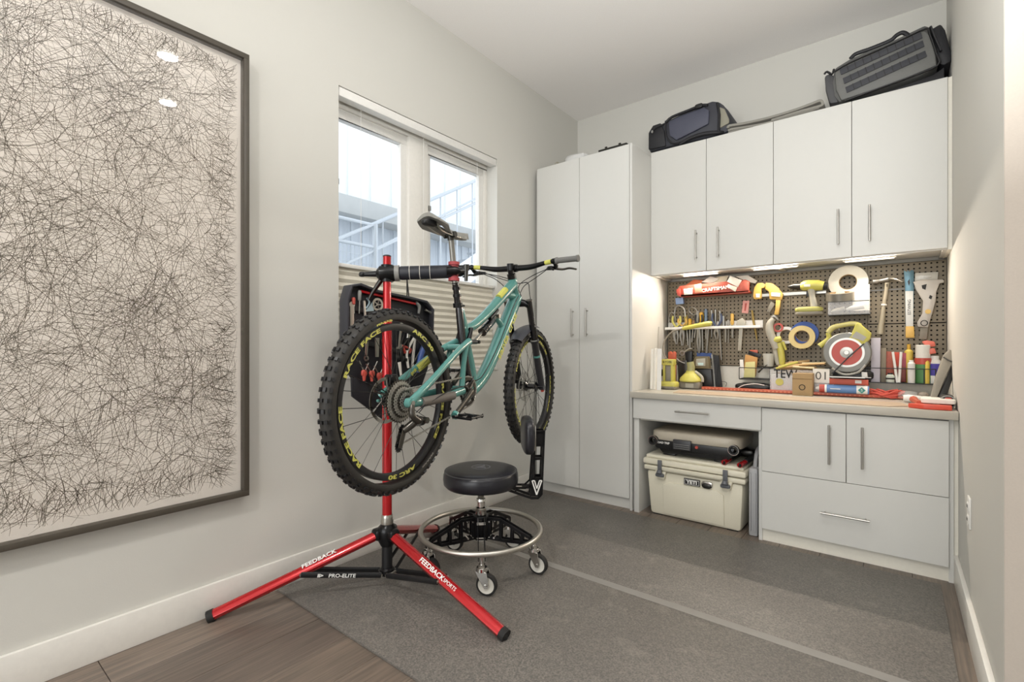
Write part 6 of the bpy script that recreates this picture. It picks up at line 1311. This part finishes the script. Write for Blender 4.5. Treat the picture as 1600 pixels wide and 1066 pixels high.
part('body', GNY, t, lambda b: yprism(b, [(1310, 160), (1303, 150), (1300, 128), (1304, 106), (1330, 90), (1400, 60), (1446, 38), (1453, 42), (1458, 62), (1464, 88), (1466, 104), (1440, 118), (1370, 142)], 3.325, 3.62), .022)
part('front_panel', mat('mid_grey_nylon', '#6b6b68', .6, bump=.35, bscale=110, var=.08, vscale=8), t, lambda b: yprism(b, [(1314, 157), (1306, 140), (1304, 112), (1330, 98), (1400, 67), (1444, 47), (1452, 52), (1462, 82), (1464, 102), (1420, 120), (1365, 140)], 3.305, 3.33), .010)
for L in ([(1313, 113), (1440, 55)], [(1318, 127), (1443, 68)], [(1322, 141), (1447, 84)]):
    a, c_ = QT(*L[0], 3.302), QT(*L[1], 3.302); d = (c_-a); Mw = frame(a, d, (0, -1, 0)); Lw = d.length
    part('webbing_strip', WEB, t, lambda b: b.box(0, Lw, -.017, .017, -.0, .004, Mw), .001); part('webbing_stitch', BLACK, t, lambda b: [b.box(k*Lw/10-.002, k*Lw/10+.002, -.018, .018, .0035, .0052, Mw) for k in range(1, 10)])
part('end_pocket', NYLD, t, lambda b: yprism(b, [(1453, 46), (1470, 36), (1477, 46), (1486, 80), (1488, 94), (1475, 102), (1468, 100), (1460, 70)], 3.335, 3.60), .012); part('end_pocket', mat('slate_grey_nylon', '#4c4c4e', .6), t, lambda b: yprism(b, [(1288, 118), (1296, 114), (1304, 118), (1308, 150), (1310, 160), (1296, 162), (1290, 142)], 3.33, 3.60), .012)
part('carry_handle', NYLD, t, lambda b: b.tube([QT(1329, 92, 3.33), QT(1336, 85, 3.33), QT(1352, 79, 3.33), QT(1358, 77, 3.33), QT(1390, 64, 3.33), QT(1401, 55, 3.33), QT(1411, 51, 3.33), QT(1420, 56, 3.33)], .011, 8, sm=4)); part('zip_piping', BLACK, t, lambda b: b.tube([QT(1304, 112, 3.303), QT(1330, 97, 3.303), QT(1400, 66, 3.303), QT(1446, 45, 3.303), QT(1452, 52, 3.303), QT(1463, 84, 3.303), QT(1465, 102, 3.303), QT(1420, 121, 3.303), QT(1365, 141, 3.303), QT(1320, 158, 3.303)], .005, 6, sm=3)); part('pocket_strap', NYLD, t, lambda b: b.tube([QT(1454, 42, 3.31), QT(1462, 62, 3.31), QT(1470, 80, 3.31)], .012, 6, sm=3, flat=.5)); part('hanging_loop', BLACK, t, lambda b: b.tube([QT(1288, 116, 3.32), QT(1292, 112, 3.32), QT(1300, 116, 3.32), QT(1303, 108, 3.32)], .006, 6, sm=3))
t = thing('base_pad', 'dark flat pad under the large grey duffel', 'pad', (.1, 3.45, TOPZ)); part('pad', NYLD, t, lambda b: b.prism([(-.24, TOPZ+.0005), (.195, TOPZ+.0005), (.195, TOPZ+.075), (.15, TOPZ+.05)], 3.34, 3.60, XZ), .004)
T2 = 2.4145; t = thing('metal_bracket', 'dark metal bracket rail lying on top of the tall cabinet', 'bracket', (-1.6, 3.1, T2))
a, c_ = Q(936, 234, 3.05), Q(980, 221, 3.05)
part('rail', DARKST, t, lambda b: b.box(a.x, c_.x, 3.04, 3.10, T2, T2+.040), .002); part('tab', DARKST, t, lambda b: b.box(a.x+.05, a.x+.065, 3.04, 3.05, T2+.04, T2+.05)); part('tab', DARKST, t, lambda b: b.box(c_.x-.06, c_.x-.045, 3.04, 3.05, T2+.04, T2+.05)); part('bolt_hole', BLACK, t, lambda b: (b.cyl((a.x+.02, 3.038, T2+.02), (a.x+.02, 3.041, T2+.02), .008, n=12), b.cyl((c_.x-.03, 3.038, T2+.02), (c_.x-.03, 3.041, T2+.02), .008, n=12)))
PB = mat('translucent_bag', '#e2e2e0', .3, alpha=.8); one('plastic_bag', 'translucent white plastic bag on top of the tall cabinet', 'bag', PB, lambda b: b.soft((-1.86, 3.16, T2+.045), (.20, .20, .09), .7, 24, 14, jit=.004)); one('wire_coil', 'thin beige wire coil left of the plastic bag', 'wire', mat('beige_wire', '#a59d87', .5), lambda b: b.tube([(-2.0+.022*math.cos(k*.7), 3.06+.01*k*.2, T2+.028+.022*math.sin(k*.7)) for k in range(22)], .0022, 6))
